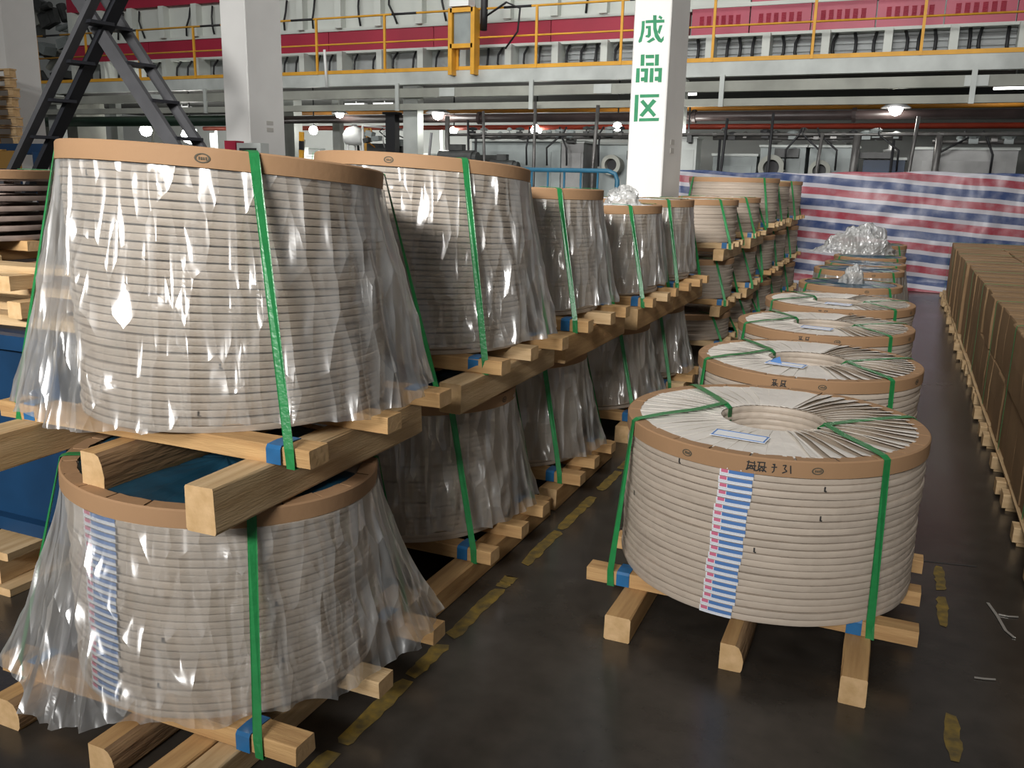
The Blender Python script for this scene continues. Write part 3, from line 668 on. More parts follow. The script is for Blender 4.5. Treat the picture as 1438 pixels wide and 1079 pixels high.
# ------------------------------------------------------------------ striped tarp
def tarp():
    b = MB(); nx, nz = 150, 44; vs = []; sv = []
    pts = [(-4.45, 15.9), (-4.3, 16.5), (-3.95, 16.72), (4.6, 16.7)]
    lens = [0]
    for p, q in zip(pts[:-1], pts[1:]): lens.append(lens[-1]+hypot(q[0]-p[0], q[1]-p[1]))
    for i in range(nx):
        s = lens[-1]*i/(nx-1)
        for k in range(len(pts)-1):
            if s <= lens[k+1]+1e-6: break
        u = (s-lens[k])/(lens[k+1]-lens[k]); px = pts[k][0]+(pts[k+1][0]-pts[k][0])*u; py = pts[k][1]+(pts[k+1][1]-pts[k][1])*u
        for j in range(nz):
            v = j/(nz-1); top = 1.985+.03*sin(px*1.1+1)+.012*sin(px*5)-(.10 if s < .6 else 0); z = v*top
            d = .05*noise.noise(Vector((px*2.2, z*.7, 1)))+.03*noise.noise(Vector((px*5, z*2.6, 4)))+.03*sin(px*3.1)*(1-v)
            if v < .08: d -= .12*(1-v/.08)
            vs.append((px, py+d*1.0, max(z, .006))); sv.append((1.94-(z+.07*(px+1.69)+.012*noise.noise(Vector((px*2, z*2, 8)))))/.385+.84+.62-.0)
    b.add(vs, [(i*nz+j, (i+1)*nz+j, (i+1)*nz+j+1, i*nz+j+1) for i in range(nx-1) for j in range(nz-1)])
    me = b.mesh('tarp', M_TARP, True); a = me.attributes.new('stripe', 'FLOAT', 'POINT'); a.data.foreach_set('value', sv)
    md = link('striped_tarp', me); s_ = md.modifiers.new('thick', 'SOLIDIFY'); s_.thickness = .004
    tag(md, 'red, blue and white striped tarpaulin hung as a screen behind the coil rows', 'tarpaulin')
tarp()

# ------------------------------------------------------------------ columns and their painted characters
SIGN = [[[(-2.967,3.527),(-2.931,3.529),(-2.932,3.422),(-2.956,3.308),(-2.986,3.294),(-2.996,3.312),(-2.975,3.373),(-2.966,3.449)],[(-2.923,3.534),(-2.836,3.534),(-2.834,3.503),(-2.921,3.502)],[(-2.796,3.533),(-2.706,3.532),(-2.704,3.5),(-2.794,3.501)],[(-2.765,3.58),(-2.729,3.556),(-2.741,3.534),(-2.777,3.556)],[(-2.839,3.584),(-2.799,3.582),(-2.791,3.447),(-2.765,3.374),(-2.731,3.325),(-2.701,3.359),(-2.702,3.314),(-2.726,3.287),(-2.763,3.301),(-2.804,3.351),(-2.829,3.436)],[(-2.916,3.472),(-2.858,3.473),(-2.852,3.368),(-2.873,3.346),(-2.915,3.356),(-2.911,3.374),(-2.889,3.378),(-2.89,3.448),(-2.915,3.446)],[(-2.759,3.472),(-2.723,3.474),(-2.752,3.376),(-2.776,3.405)],[(-2.898,3.304),(-2.824,3.35),(-2.8,3.323),(-2.867,3.29)]],
        [[(-2.958,3.168),(-2.913,3.169),(-2.912,3.046),(-2.956,3.045)],[(-2.791,3.164),(-2.745,3.164),(-2.742,3.043),(-2.788,3.043)],[(-2.902,3.163),(-2.802,3.162),(-2.799,3.124),(-2.899,3.125)],[(-2.894,3.078),(-2.799,3.077),(-2.797,3.043),(-2.892,3.045)],[(-3.003,3.021),(-2.961,3.021),(-2.958,2.866),(-3.003,2.865)],[(-2.949,3.017),(-2.862,3.017),(-2.862,2.865),(-2.903,2.865),(-2.902,2.879),(-2.941,2.878),(-2.944,2.919),(-2.905,2.921),(-2.904,2.982),(-2.947,2.982)],[(-2.84,3.017),(-2.799,3.017),(-2.796,2.864),(-2.84,2.864)],[(-2.787,3.017),(-2.7,3.017),(-2.699,2.862),(-2.739,2.863),(-2.74,2.878),(-2.778,2.879),(-2.78,2.923),(-2.74,2.923),(-2.74,2.981),(-2.785,2.981)]],
        [[(-3.004,2.73),(-2.959,2.73),(-2.957,2.434),(-3.002,2.431)],[(-2.945,2.733),(-2.718,2.733),(-2.717,2.699),(-2.943,2.697)],[(-2.94,2.468),(-2.703,2.472),(-2.706,2.437),(-2.941,2.434)],[(-2.936,2.65),(-2.902,2.676),(-2.74,2.507),(-2.771,2.481)],[(-2.787,2.681),(-2.746,2.655),(-2.898,2.482),(-2.938,2.502)]]]
def column(label, x0, x1, y0, y1, h=9.0):
    t = thing('column', label, 'column', ((x0+x1)/2, (y0+y1)/2, 0)); b = MB(); w_, d = x1-x0, y1-y0; e = .012
    X, Y = w_/2, d/2; poly = [(-X+e, -Y), (X-e, -Y), (X, -Y+e), (X, Y-e), (X-e, Y), (-X+e, Y), (-X, Y-e), (-X, -Y+e)]
    b.add([(x, y, 0) for x, y in poly]+[(x, y, h) for x, y in poly], [tuple(range(7, -1, -1)), tuple(range(8, 16))]+[(i, (i+1) % 8, (i+1) % 8+8, i+8) for i in range(8)])
    b.build('shaft', M_COLF, t)
    b = MB(); b.box((0, 0, .06), (w_+.012, d+.012, .12)); b.build('plinth', M_GREYD, t)
    return t
c2 = column('white square column with three green painted characters', -3.06, -2.63, 10.3, 11.2)
for polys in SIGN:
    b = MB()
    for i, p in enumerate(polys): b.prism([(x+2.845, z) for x, z in p], -.452-.0004*i, -.4485)
    b.build('painted_character', M_SIGN, c2)
c1 = column('plain white square column behind the front coil bundles', -9.66, -9.19, 11.0, 11.83)
M_NOTICE = mat('notice_plate', (.55, .53, .49), .5)
for k in range(2):
    b = MB(); b.box((.2175, -.05, 2.12+k*.1), (.003, .17, .06)); b.build('notice', M_NOTICE, c2)
    b = MB(); b.box((.2375, .05, 2.52-k*.1), (.003, .16, .06)); b.build('notice', M_NOTICE, c1)
# switch boxes beside the plain column
t = thing('switch_box', 'grey switch box with a dark window and red side panel beside the plain white column', 'switch box', (-8.6, 10.3, 0))
b = MB(); b.box((0, .1, 1.0), (.06, .06, 2.0)); b.build('post', M_GREY, t)
b = MB(); b.box((.03, 0, 2.02), (.42, .18, .30)); b.build('case', M_GREY, t)
b = MB(); b.box((.02, -.095, 2.0), (.30, .01, .2)); b.build('window', M_DARK, t)
b = MB(); b.box((-.30, 0, 2.05), (.2, .18, .3)); b.build('red_panel', M_RED, t)

# ------------------------------------------------------------------ blue railing
t = thing('railing', 'blue tubular railing between the third bundle and the lettered column', 'railing', (-4.7, 13, 0))
b = MB(); b.tube([(-1.6, 0, 1.9), (.55, 0, 1.9), (.66, 0, 1.86), (.7, 0, 1.77), (.7, 0, 0)], .035, 10); b.build('top_rail', M_RAIL, t, True)
for k in range(8):
    b = MB(); b.tube([(-1.5+.27*k, 0, .15), (-1.5+.27*k, 0, 1.88)], .018, 8); b.build('baluster', M_RAIL, t, True)
b = MB(); b.tube([(-1.6, 0, .15), (.7, 0, .15)], .025, 8); b.build('bottom_rail', M_RAIL, t, True)

# ------------------------------------------------------------------ mill: platform with railing
XL, XR = -25.6, 8.0
pf = thing('platform', 'long grey steel service platform with yellow railing along the mill', 'platform', (0, 20, 0))
def xb(name, m, z0, z1, y=0, d=.2, x0=XL, x1=XR, par=pf):
    b = MB(); b.box(((x0+x1)/2, y+d/2, (z0+z1)/2), (x1-x0, d, z1-z0)); return b.build(name, m, par)
xb('deck_beam', M_GREY, 4.0, 4.30); xb('deck', M_GREYD, 4.22, 4.30, .2, .95); xb('kick_plate', M_YEL, 4.30, 4.385, -.01, .02)
xb('middle_beam', M_GREYD, 3.69, 3.905, .0, .18); xb('lower_beam', M_GREYD, 3.39, 3.54, .0, .16)
b = MB(); b.tube([(XL, .0, 5.02), (XR, .0, 5.02)], .022, 8); b.build('middle_rail', M_YEL, pf, True)
b = MB(); b.tube([(XL, .0, 5.66), (XR, .0, 5.66)], .026, 8); b.build('top_rail', M_YEL, pf, True)
k = -24.68
while k < XR:
    b = MB(); b.box((k, 0, 4.98), (.055, .045, 1.36)); b.build('railing_post', M_YEL, pf); k += 2.052
for k in range(9):
    b = MB(); x = -24+k*3.05; b.tube([(x-.35, 0, 5.66), (x+.35, 0, 5.66)], .029, 8); b.build('black_tape_band', M_CABLE, pf, True)
for x in (-18.2, -12.0, -8.35, -5.1, -3.9, .95):
    b = MB(); b.box((x, -.03, 3.7), (.10, .05, .66)); b.build('hanger', M_GREY, pf)
for x in (-24.5, -16.2, -11.75, -4.95, 2.6):
    o = MB(); o.box((0, 0, 2.0), (.42, .3, 3.98)); o.box((0, 0, .02), (.56, .44, .04)); o = o.build('support_post', M_GREY, None, loc=(x, 20.335, 0)); tag(o, 'grey steel support post under the platform, %s from the left' % ORD[[-24.5, -16.2, -11.75, -4.95, 2.6].index(x)], 'post')
for x in (-20.0, -15.9, -10.6, 1.0, -6.6):
    b = MB(); b.box((x, -.012, 3.80), (.42, .02, .20)); b.build('splice_plate', M_GREY, pf)
b = MB(); b.tube([(-14.1, -.05, 3.98), (-14.15, -.05, 4.9)], .035, 8); b.build('white_pipe', M_TANK, pf, True)

# mill housing behind the platform
cl = MB(); cl.box((-12, 26.97, 4.33), (42, 9.96, .12)); struct(cl.build('ceiling', mat('shade_dark_ceiling', (.06, .06, .055), .8)))  # ceiling colour is near black to paint in the shade between the beams
mh = thing('mill_housing', 'long white and crimson mill housing above the platform', 'mill housing', (0, 21.5, 0))
def hb(name, m, z0, z1, y, d, x0=XL+.6, x1=XR): return xb(name, m, z0, z1, y, d, x0, x1, mh)
hb('recess_panel', M_SIDING, 4.2, 5.05, .30, .1)
for k in range(5): hb('siding_ridge', M_SIDING, 4.42+k*.13, 4.46+k*.13, .25, .05, -9, XR)
hb('lower_sill', M_PANEL, 5.02, 5.085, -.03, .4); hb('upper_sill', M_PANEL, 5.60, 5.68, -.03, .4, XL+.6, -5.0); hb('upper_panel', M_PANEL, 5.66, 6.6, .12, .1, XL+.6, -5.0)
hb('top_red_band', M_RED, 6.58, 8.0, -.02, .3, XL+.6, -5.0)
x = XL+.6; k = 0
while x < -5.1:
    x2 = min(x+3.3, -5.05); b = MB(); b.box(((x+x2)/2, .1, 5.34), (x2-x-.02, .2, .53)); b.build('red_panel', M_RED, mh); x = x2
x = -5.0
while x < XR:
    b = MB(); b.box((x+.66, .08, 5.36), (1.30, .2, .58)); pn = b.build('louvred_panel', M_PINK, mh)
    for j in range(6):
        b = MB(); b.box((x+.24+j*.165, -.022, 5.38), (.10, .006, .215))
        for i in range(7): b.box((x+.24+j*.165, -.028, 5.29+i*.03), (.095, .012, .014), Matrix.Rotation(.5, 3, 'X'))
        b.build('louvre', M_RED, pn)
    b = MB(); b.box((x+.66, .08, 6.05), (1.30, .2, .62)); b.build('louvred_panel', M_PINK if x > -4 else M_PANEL, mh); x += 1.33
hb('pale_strip', M_PANEL, 5.655, 5.74, -.03, .2, -5.0, XR)
x = -24.8
while x < XR:
    if x < -5.2:
        b = MB(); b.box((x, .0, 6.12), (.20, .24, .9)); b.build('rib', M_PANEL, mh)
        if random.random() < .7:
            xx = x+rnd(.3, .8); s = rnd(-.3, .3); b = MB(); b.tube([(xx+s, .05, 6.5), (xx+s*.9, .0, 6.2), (xx+s*.3, .0, 5.95), (xx, .06, 5.72)], .028, 6); b.build('cable', M_CABLE, mh, True)
    b = MB(); b.box((x+.1, .02, 4.64), (.17, .5, .82)); b.build('rib', M_PANEL, mh)
    nc = 2 if x < -9 else 3
    for q in range(nc):
        xx = x+.3+(q+rnd(.1, .8))*.9/nc; s = rnd(-.12, .12); b = MB()
        b.tube([(xx-s*.4, .15, 5.02), (xx-s, -.02, 4.82), (xx-s, -.05, 4.62), (xx+s*.2, .0, 4.32)], .03 if x < -9 else .036, 6); b.build('cable', M_CABLE, mh, True)
    x += 1.262
# yellow-framed control box on the housing
t = thing('control_frame', 'yellow steel frame with a grey control box on the mill housing', 'control box', (-10.1, 19.9, 4.3))
for sx in (-.30, .30):
    b = MB(); b.box((sx, 0, .62), (.10, .3, 1.5)); b.build('upright', M_YEL, t)
for z in (1.32, .52):
    b = MB(); b.box((0, 0, z), (.6, .3, .10)); b.build('crossbar', M_YEL, t)
b = MB(); b.box((0, .06, .95), (.44, .3, .76)); b.build('case', M_MACH, t)
b = MB(); b.box((-.05, .0, 1.75), (.5, .35, .7)); b.build('upper_case', M_TANK, t)
b = MB(); b.box((-.05, -.18, 1.95), (.2, .02, .22)); b.build('window', M_DARK, t)
b = MB(); b.tube([(.5, .1, 2.2), (.48, .1, 1.2), (.42, .2, .9)], .09, 8); b.build('hose', M_CABLE, t, True)
b = MB(); b.tube([(.55, .1, 1.2), (1.1, .0, 1.45), (1.45, .0, 1.3), (1.4, .0, .8), (1.05, .1, .45)], .025, 6); b.build('cable', M_CABLE, t, True)

# pipes under the platform
def pipe(label, m, y, z, r, x0=XL, x1=XR, flange=()):
    t = thing('pipe', label, 'pipe', ((x0+x1)/2, y, z)); h = (x1-x0)/2
    b = MB(); b.tube([(-h, 0, 0), (h, 0, 0)], r, 14); b.build('tube', m, t, True)
    for x in flange:
        b = MB(); b.tube([(x-(x0+x1)/2-.04, 0, 0), (x-(x0+x1)/2+.04, 0, 0)], r*1.45, 14); b.build('flange', m, t)
pipe('thick dark brown pipe running under the platform on the right', M_PIPE, 20.62, 3.22, .105, -17.0, XR, (-10, -4.6, -1.2, 3))
pipe('thick dark green pipe running under the platform on the left', M_GPIPE, 20.7, 3.22, .15, -30, -17.05, ())
pipe('red pipe below the thick brown pipe', M_RPIPE, 24.0, 3.2, .07, -22, XR)
pipe('orange pipe above the thick brown pipe', M_OPIPE, 23.0, 3.58, .06, -19, XR)
pipe('thin steel pipe with fittings above the machinery', M_SPIPE, 19.6, 2.77, .035, -10.4, XR, (-6, -3.9, -1.3, .5, 2))
pipe('thin bright pipe above the stainless panels', M_SPIPE, 20.9, 2.86, .03, -3, XR)
for k, (x, yy, r, z1_) in enumerate(sorted(((-10.35, 19.6, .06, 3.2), (-9.3, 19.5, .035, 3.3), (-8.1, 19.6, .04, 3.5), (-6.6, 19.5, .045, 3.4), (-3.7, 19.5, .03, 3.1), (-2.7, 19.5, .03, 3.2), (-1.75, 19.5, .035, 2.8), (-1.05, 19.6, .075, 2.75), (.0, 19.4, .035, 3.1), (.42, 19.6, .065, 2.77), (2.05, 19.4, .045, 3.2), (-9.75, 19.55, .03, 3.1)))):
    b = MB(); b.tube([(0, 0, 0), (rnd(-.03, .03), 0, z1_*.6), (rnd(-.1, .1), 0, z1_)], r, 8)
    o = b.build('riser_pipe', M_SPIPE if r > .034 else M_CABLE, None, True, loc=(x, yy, 0)); tag(o, 'dark vertical riser pipe in front of the mill machinery, %s from the left' % ORD[k], 'pipe', 'riser pipes at the mill')

# machinery below
def machine(label, x, y, w_, h, d=1.2, m=None, extras=()):
    t = thing('machine', label, 'machine', (x, y, 0)); e = .04
    b = MB(); b.box((0, d/2, h/2), (w_, d, h)); b.build('housing', m or M_MACH, t)
    b = MB(); b.box((0, d/2, h+.02), (w_+.06, d+.06, .05)); b.build('lid', M_GREY, t)
    b = MB(); b.box((0, -.012, h*.5), (w_*.8, .02, h*.82)); b.build('door_panel', m or M_MACH, t)
    for (k, *a) in extras:
        if k == 'ring':
            px_, pz, r = a; b = MB(); b.lathe([(r*.62, 0), (r, 0), (r, .12), (r*.8, .14), (r*.8, .5), (r*.62, .5)], 28, close=True, axis='y', c=(px_, -.55, pz)); b.build('motor_flange', M_GREYD, t)
            b = MB(); b.lathe([(.001, .2), (r*.63, .2), (r*.63, .55), (.001, .55)], 24, axis='y', c=(px_, -.55, pz)); b.build('motor_core', M_CABLE, t)
        if k == 'box':
            px_, pz, bw_, bh = a; b = MB(); b.box((px_, -.1, pz), (bw_, .2, bh)); b.build('junction_box', M_MOTOR, t)
        if k == 'valve':
            px_, pz = a; b = MB(); b.lathe([(.001, -.1), (.06, -.1), (.06, -.02), (.15, 0), (.15, .05), (.05, .07), (.05, .16), (.001, .16)], 14, c=(px_, .1, pz)); b.build('valve', M_MACH2, t, True)
    return t
machine('grey machine cabinet behind the blue railing', -7.35, 20.2, .55, 2.62, m=M_MACH2, extras=(('box', 0, 2.72, .2, .22),))
machine('wide grey machine bed left of the blue railing', -9.0, 20.6, 2.4, 2.66, extras=(('valve', -.6, 2.7), ('valve', .2, 2.7), ('valve', .7, 2.7), ('box', -.7, 2.2, .6, .25)))
machine('grey machine with a round motor flange beside the lettered column', -6.1, 20.6, 1.5, 2.6, extras=(('ring', -.25, 2.12, .23), ('ring', .3, 1.45, .25), ('box', .2, 2.35, .35, .2)))
machine('pale grey upright machine pillar right of the lettered column', -4.55, 19.7, .50, 2.7, .5, m=M_GREY, extras=(('box', .12, 2.68, .1, .15),))
machine('grey cabinet pair behind the striped tarp', -3.55, 20.2, .95, 2.35)
machine('grey gearbox with an open round motor flange above the tarp', -2.55, 20.3, .95, 2.55, extras=(('ring', -.15, 2.1, .27), ('box', .1, 2.42, .5, .18), ('valve', -.2, 2.66)))
machine('grey gearbox with a rusty pump above the tarp', -1.52, 20.3, .95, 2.55, extras=(('ring', -.2, 2.05, .22), ('valve', -.1, 2.66), ('valve', .3, 2.66)))
machine('dark valve stand with blue actuators above the tarp', -.5, 20.2, .8, 2.3, m=M_RACK, extras=(('box', -.2, 2.38, .7, .12), ('valve', .1, 2.45)))
machine('wide stainless panel cabinet above the tarp', .98, 20.4, 1.9, 2.52, m=M_MACH2, extras=(('box', -.5, 2.62, .1, .1),))
machine('pale grey machine housing at the right edge above the tarp', 3.4, 20.75, 2.2, 2.45, m=M_GREY, extras=(('valve', -.8, 2.5),))
def manifold(label, x0, x1, y, z0, z1, n, seed):
    rg = random.Random(seed); t = thing('valve_manifold', label, 'valves', ((x0+x1)/2, y, 0)); h = (x1-x0)/2
    for sx in (-h, h):
        b = MB(); b.tube([(sx*.92, 0, 0), (sx*.92, 0, z0+.04)], .03, 6); b.build('leg', M_CABLE, t)
    b = MB(); b.tube([(-h, 0, z0+.04), (h, 0, z0+.04)], .04, 8); b.build('header', M_SPIPE, t, True)
    for k in range(n):
        x = -h+2*h*(k+rg.uniform(.2, .8))/n; zt = rg.uniform((z0+z1)/2, z1); r = rg.uniform(.03, .07)
        b = MB(); b.tube([(x, 0, z0), (x, 0, zt)], r*.45, 7); b.lathe([(.001, zt-.05), (r*1.9, zt-.04), (r*2, zt), (r*.6, zt+.03), (.001, zt+.03)], 10, c=(x, 0, 0)); b.box((x, -.03, (z0+zt)/2), (r*2.4, r*2, r*2))
        b.build('valve', rg.choice([M_MOTOR, M_SPIPE, M_CABLE, M_MACH]), t)
    for k in range(n//3):
        x = rg.uniform(-h, h); x2 = x+rg.uniform(-.5, .5); b = MB(); b.tube([(x, -.05, z1), (x+rg.uniform(-.1, .1), -.1, (z0+z1)/2), (x2, -.1, z0-.2), (x2, -.05, z0-.6)], .022, 6); b.build('hose', M_CABLE, t, True)
manifold('dark row of valves above the machine bed left of the lettered column', -9.9, -5.6, 19.85, 2.68, 2.95, 14, 1)
manifold('dark row of valves above the gearboxes right of the lettered column', -3.95, -.2, 19.68, 2.66, 2.9, 13, 2)
manifold('short dark valve group near the right edge above the tarp', .35, 2.2, 19.9, 2.6, 2.85, 6, 3)
def motor(label, x, y, z, r, L):
    t = thing('motor', label, 'motor', (x, y, 0)); b = MB(); b.tube([(-L/2, 0, z), (L/2, 0, z)], r, 18); b.build('body', M_MOTOR, t)
    b = MB(); b.tube([(L/2, 0, z), (L/2+.1, 0, z)], r*.8, 18); b.build('end_bell', M_MOTOR, t)
    b = MB(); b.box((0, 0, z+r+.06), (L*.4, r, .14)); b.build('terminal_box', M_MOTOR, t); b = MB(); b.box((0, 0, (z-r)/2), (L*.9, r*1.6, z-r*.9)); b.build('stand', M_GREYD, t)
motor('black motor behind the second bundle cap', -9.95, 19.3, 2.2, .2, .9)
motor('second black motor, partly behind the second bundle cap', -8.75, 19.3, 2.02, .16, .6)

# open bay on the left: posts, tank, frame, lamps, far bright panels
for x, y, w_, z1_, m, lab in ((-24.9, 23, .3, 4, M_GREY, 'grey'), (-19.6, 24, .24, 3.6, M_RAIL, 'blue-grey'), (-17.0, 22.2, .5, 4, M_GREY, 'wide grey'), (-15.2, 22, .25, 4, M_GREY, 'pale grey'), (-14.9, 23.0, .16, 3.1, M_YEL, 'yellow'), (-12.35, 20.3, .28, 3.33, M_CABLE, 'dark'), (-22.5, 25, .2, 3.6, M_TANK, 'white')):
    b = MB(); b.box((0, 0, z1_/2), (w_, w_*.8, z1_)); b.box((0, 0, .03), (w_*1.6, w_*1.5, .06)); b.box((0, 0, z1_), (w_*1.4, w_*1.2, .06))
    o = b.build('steel_post', m, None, loc=(x, y, 0)); tag(o, '%s steel post in the bright bay under the platform' % lab, 'post')
t = thing('hazard_post', 'leaning black and yellow striped post in the bright bay', 'post', (-15.4, 20.5, 0))
for k in range(12):
    b = MB(); b.box((-.10+.012*k, 0, .13+k*.24), (.12, .08, .24), Matrix.Rotation(.04, 3, 'Y')); b.build('band', M_YEL if k % 2 else M_CABLE, t)
t = thing('tank', 'white round tank on a stand in the bright bay', 'tank', (-13.85, 20.8, 0))
b = MB(); b.lathe([(.001, 2.55), (.22, 2.56), (.30, 2.65), (.31, 2.85), (.22, 3.0), (.08, 3.05), (.07, 3.1), (.001, 3.1)], 24); b.build('shell', M_TANK, t, True)
for a in (0, 2.1, 4.2):
    b = MB(); b.tube([(.2*cos(a), .2*sin(a), 0), (.2*cos(a), .2*sin(a), 2.6)], .03, 6); b.build('leg', M_TANK, t)
t = thing('hose_machine', 'white pipe frame round tangled machinery in the bright bay', 'machine', (-12.9, 20.6, 0))
for sx in (-.55, .75):
    b = MB(); b.tube([(sx, 0, 0), (sx, 0, 3.06-.12*(sx > 0))], .03, 8); b.build('upright', M_TANK, t)
b = MB(); b.tube([(-.55, 0, 3.06), (.75, 0, 2.94)], .03, 8); b.build('top_bar', M_TANK, t)
b = MB(); b.box((.05, .35, 1.3), (1.1, .5, 2.6)); b.build('machine_body', M_MOTOR, t)
for k in range(9):
    x0 = rnd(-.4, .6); b = MB(); b.tube([(x0, -.02, 2.98), (x0+rnd(-.3, .3), -.08, 2.9), (x0+rnd(-.3, .3), 0, 2.7), (x0+rnd(-.2, .2), .1, 2.5)], .02, 5); b.build('hose', random.choice([M_TANK, M_CABLE, M_OPIPE, M_CABLE]), t, True)
for k in range(5):
    b = MB(); b.box((rnd(-.4, .6), -.02, rnd(2.55, 2.95)), (rnd(.1, .3), .2, rnd(.08, .2)), Matrix.Rotation(rnd(-.6, .6), 3, 'Y')); b.build('fitting', M_MOTOR if k % 2 else M_MACH, t)
for x, y, w_, h, lab in ((-26.5, 27, 3, 2.5, 'farthest left in the bright bay'), (-21.8, 28, 2.2, 2.7, 'behind the left lamps'), (-18.9, 26.5, 1.6, 2.4, 'beside the plain white column'), (-16.2, 27, 2.4, 2.5, 'behind the striped post'), (-12.2, 28, 3.0, 2.5, 'behind the white tank')):
    machine('pale machine cabinet %s' % lab, x, y, w_, h, 1.0, m=M_WALL, extras=(('box', .3, h*.9, .3, .2), ('valve', -.3, h+.05)))
for k in range(16):
    x = -24.2+k*.78+rnd(-.2, .2); y = rnd(22.5, 25.5); h = rnd(2.6, 3.6); m = random.choice([M_CABLE, M_TANK, M_GREYD, M_CABLE, M_RAIL])
    b = MB(); s = rnd(-.35, .35); b.tube([(0, 0, 0), (s*.3, 0, h*.55), (s, rnd(-.2, .2), h)], rnd(.03, .07), 7)
    o = b.build('standpipe', m, None, True, loc=(x, y, 0)); tag(o, 'thin upright pipe in the bright bay, %s from the left' % ORD[k], 'pipe', 'standpipes in the bright bay')
# hanging lamps
def lamp(px, py, Y, r, where, shade=True):
    p = at_y(px, py, Y); t = thing('hanging_lamp', 'glowing %s' % where, 'lamp', (p.x, p.y, p.z))
    b = MB(); b.lathe([(.001, -r), (r*.7, -r*.72), (r, 0), (r*.7, r*.7), (.001, r)], 18); b.build('bulb', M_BULB, t, True)
    if shade:
        b = MB(); b.lathe([(r*2.1, r*.15), (r*1.2, r*.75), (r*.35, r*1.5), (r*.3, r*1.45), (r*1.15, r*.7), (r*2.05, r*.1)], 20, close=True); b.build('shade', M_SHADE, t, True)
    b = MB()
    if Y > 21.6: b.tube([(0, .03, 0), (0, .03, 4.268-p.z)], .02, 6)
    else: b.tube([(0, .02, r), (0, .02, (3.40 if p.z > 3.2 else 3.39)-p.z)], .02, 6)
    b.build('rod', M_CABLE, t)
for px, py, Y, r, wh in ((70, 181, 24, .19, 'work lamp far left, left of the ladder foot'), (205, 183, 25, .22, 'work lamp between the ladder feet'), (267, 190, 22, .27, 'work lamp just left of the plain white column, the brightest'), (477, 160, 20.3, .11, 'hanging lamp under the platform right of the plain column'),
                         (615, 160, 20.3, .15, 'hanging lamp under the platform above the second bundle cap'), (440, 183, 22, .13, 'lamp on the striped post'), (637, 183, 24, .12, 'lamp lower right of the one above the second bundle cap'), (753, 183, 24, .16, 'lamp above the blue railing'), (867, 178, 22.2, .115, 'round lamp left of the lettered column'), (966, 197, 20.2, .15, 'lamp right of the lettered column'), (1258, 153, 20.2, .14, 'hanging lamp under the platform at right')):
    lamp(px, py, Y, r, wh, shade=py < 170)
for k, (px, py) in enumerate(((85, 152), (135, 155), (255, 145), (265, 156), (500, 136), (540, 135), (955, 132), (1425, 123))):
    p = at_y(px, py, 27 if px < 700 else 22.5); p.z = min(p.z, 4.12); b = MB(); b.box((0, 0, 0), (.72 if px < 700 else .8, .16, .06)); b.box((0, 0, .06), (.8 if px < 700 else .9, .22, .05), mi=1); b.tube([(0, 0, .06), (0, 0, 4.268-p.z)], .02, 6, mi=1)
    o = b.build('tube_light', [M_TUBE, M_SHADE], None, loc=p); tag(o, 'glowing tube light under the platform, %s from the left' % ORD[k], 'lamp', 'tube lights under the platform')
# machinery above and left of the platform end
t = thing('drive_unit', 'dark tangled drive machinery at the left end of the platform', 'machine', (-26.95, 22.2, 0))
b = MB(); b.box((-.3, 1, 2.1), (1.9, 1.2, 4.2)); b.build('frame', M_GREYD, t)
for k in range(34):
    b = MB(); c = (rnd(-1.5, 1.3), rnd(.0, 1.0), rnd(4.7, 7.6))
    if k % 3: b.box(c, (rnd(.2, .7), rnd(.2, .5), rnd(.15, .5)), Matrix.Rotation(rnd(-.5, .5), 3, 'Y'))
    else: b.tube([c, (c[0]+rnd(-.9, .9), c[1], c[2]+rnd(-.6, .6))], rnd(.06, .16), 10)
    b.build('drive_part', random.choice([M_MOTOR, M_GREYD, M_MACH, M_MOTOR]), t)
b = MB(); b.box((.85, -1.7, 4.75), (.5, .5, 1.5)); b.build('pale_cabinet', M_PANEL, t)
b = MB(); b.box((.85, -1.7, 2.0), (.5, .5, 4.0)); b.build('cabinet_base', M_GREYD, t)
b = MB(); b.tube([(-3.5, -3.4, 5.5), (-.6, -2.6, 5.6), (1.3, -2.15, 5.66)], .026, 6); b.tube([(-3.5, -3.4, 4.86), (-.6, -2.6, 4.96), (1.3, -2.15, 5.02)], .022, 6); b.box((.3, -2.4, 4.95), (.06, .06, 1.4)); b.build('corner_railing', M_YEL, t)
b = MB(); b.box((-1.1, -2.75, 4.3), (5, .05, .12), Matrix.Rotation(.25, 3, 'Z')); b.build('corner_kick_plate', M_YEL, t)
o = MB(); o.box((0, 0, 3), (.5, .6, 6)); o = o.build('column', M_COLF, None, loc=(-13.68, 10.6, 0)); tag(o, 'pale column cut off by the left edge of the photo', 'column')

# ------------------------------------------------------------------ crossed step ladders
lt = thing('step_ladder', 'tall dark steel crossed step ladder at upper left', 'ladder', (-9.2, 8, 0))
def lp(px, py, Y): p = at_y(px, py, Y); return (p.x+9.2, p.y-8, p.z)
def ext(a, b, z):
    a, b = Vector(a), Vector(b); d = b-a; return a+d*((z-a.z)/d.z)
def stringer(p, q, m, w_=.16, top=5.6):
    p, q = Vector(p), Vector(q); b = MB(); b.bar(ext(p, q, top), ext(p, q, .0), .06, w_, up=(1, 0, .5)); b.build('stringer', m, lt); return p, q
A1 = stringer(lp(112, 0, 8), lp(250, 213, 8), M_LAD, .17); A2 = stringer(lp(152, 5, 8.38), lp(262, 176, 8.38), M_LAD, .12)
B1 = stringer(lp(168, 0, 8.02), lp(68, 212, 8.02), M_LADD, .17); B2 = stringer(lp(122, 20, 7.72), lp(36, 200, 7.72), M_LAD, .12)
for k in range(9):
    z = .45+k*.42
    for (P, Q) in ((A1, A2), (B1, B2)):
        a, c = ext(*P, z), ext(*Q, z); b = MB(); b.bar(a, c, .26, .035); b.build('tread', M_LADD, lt)

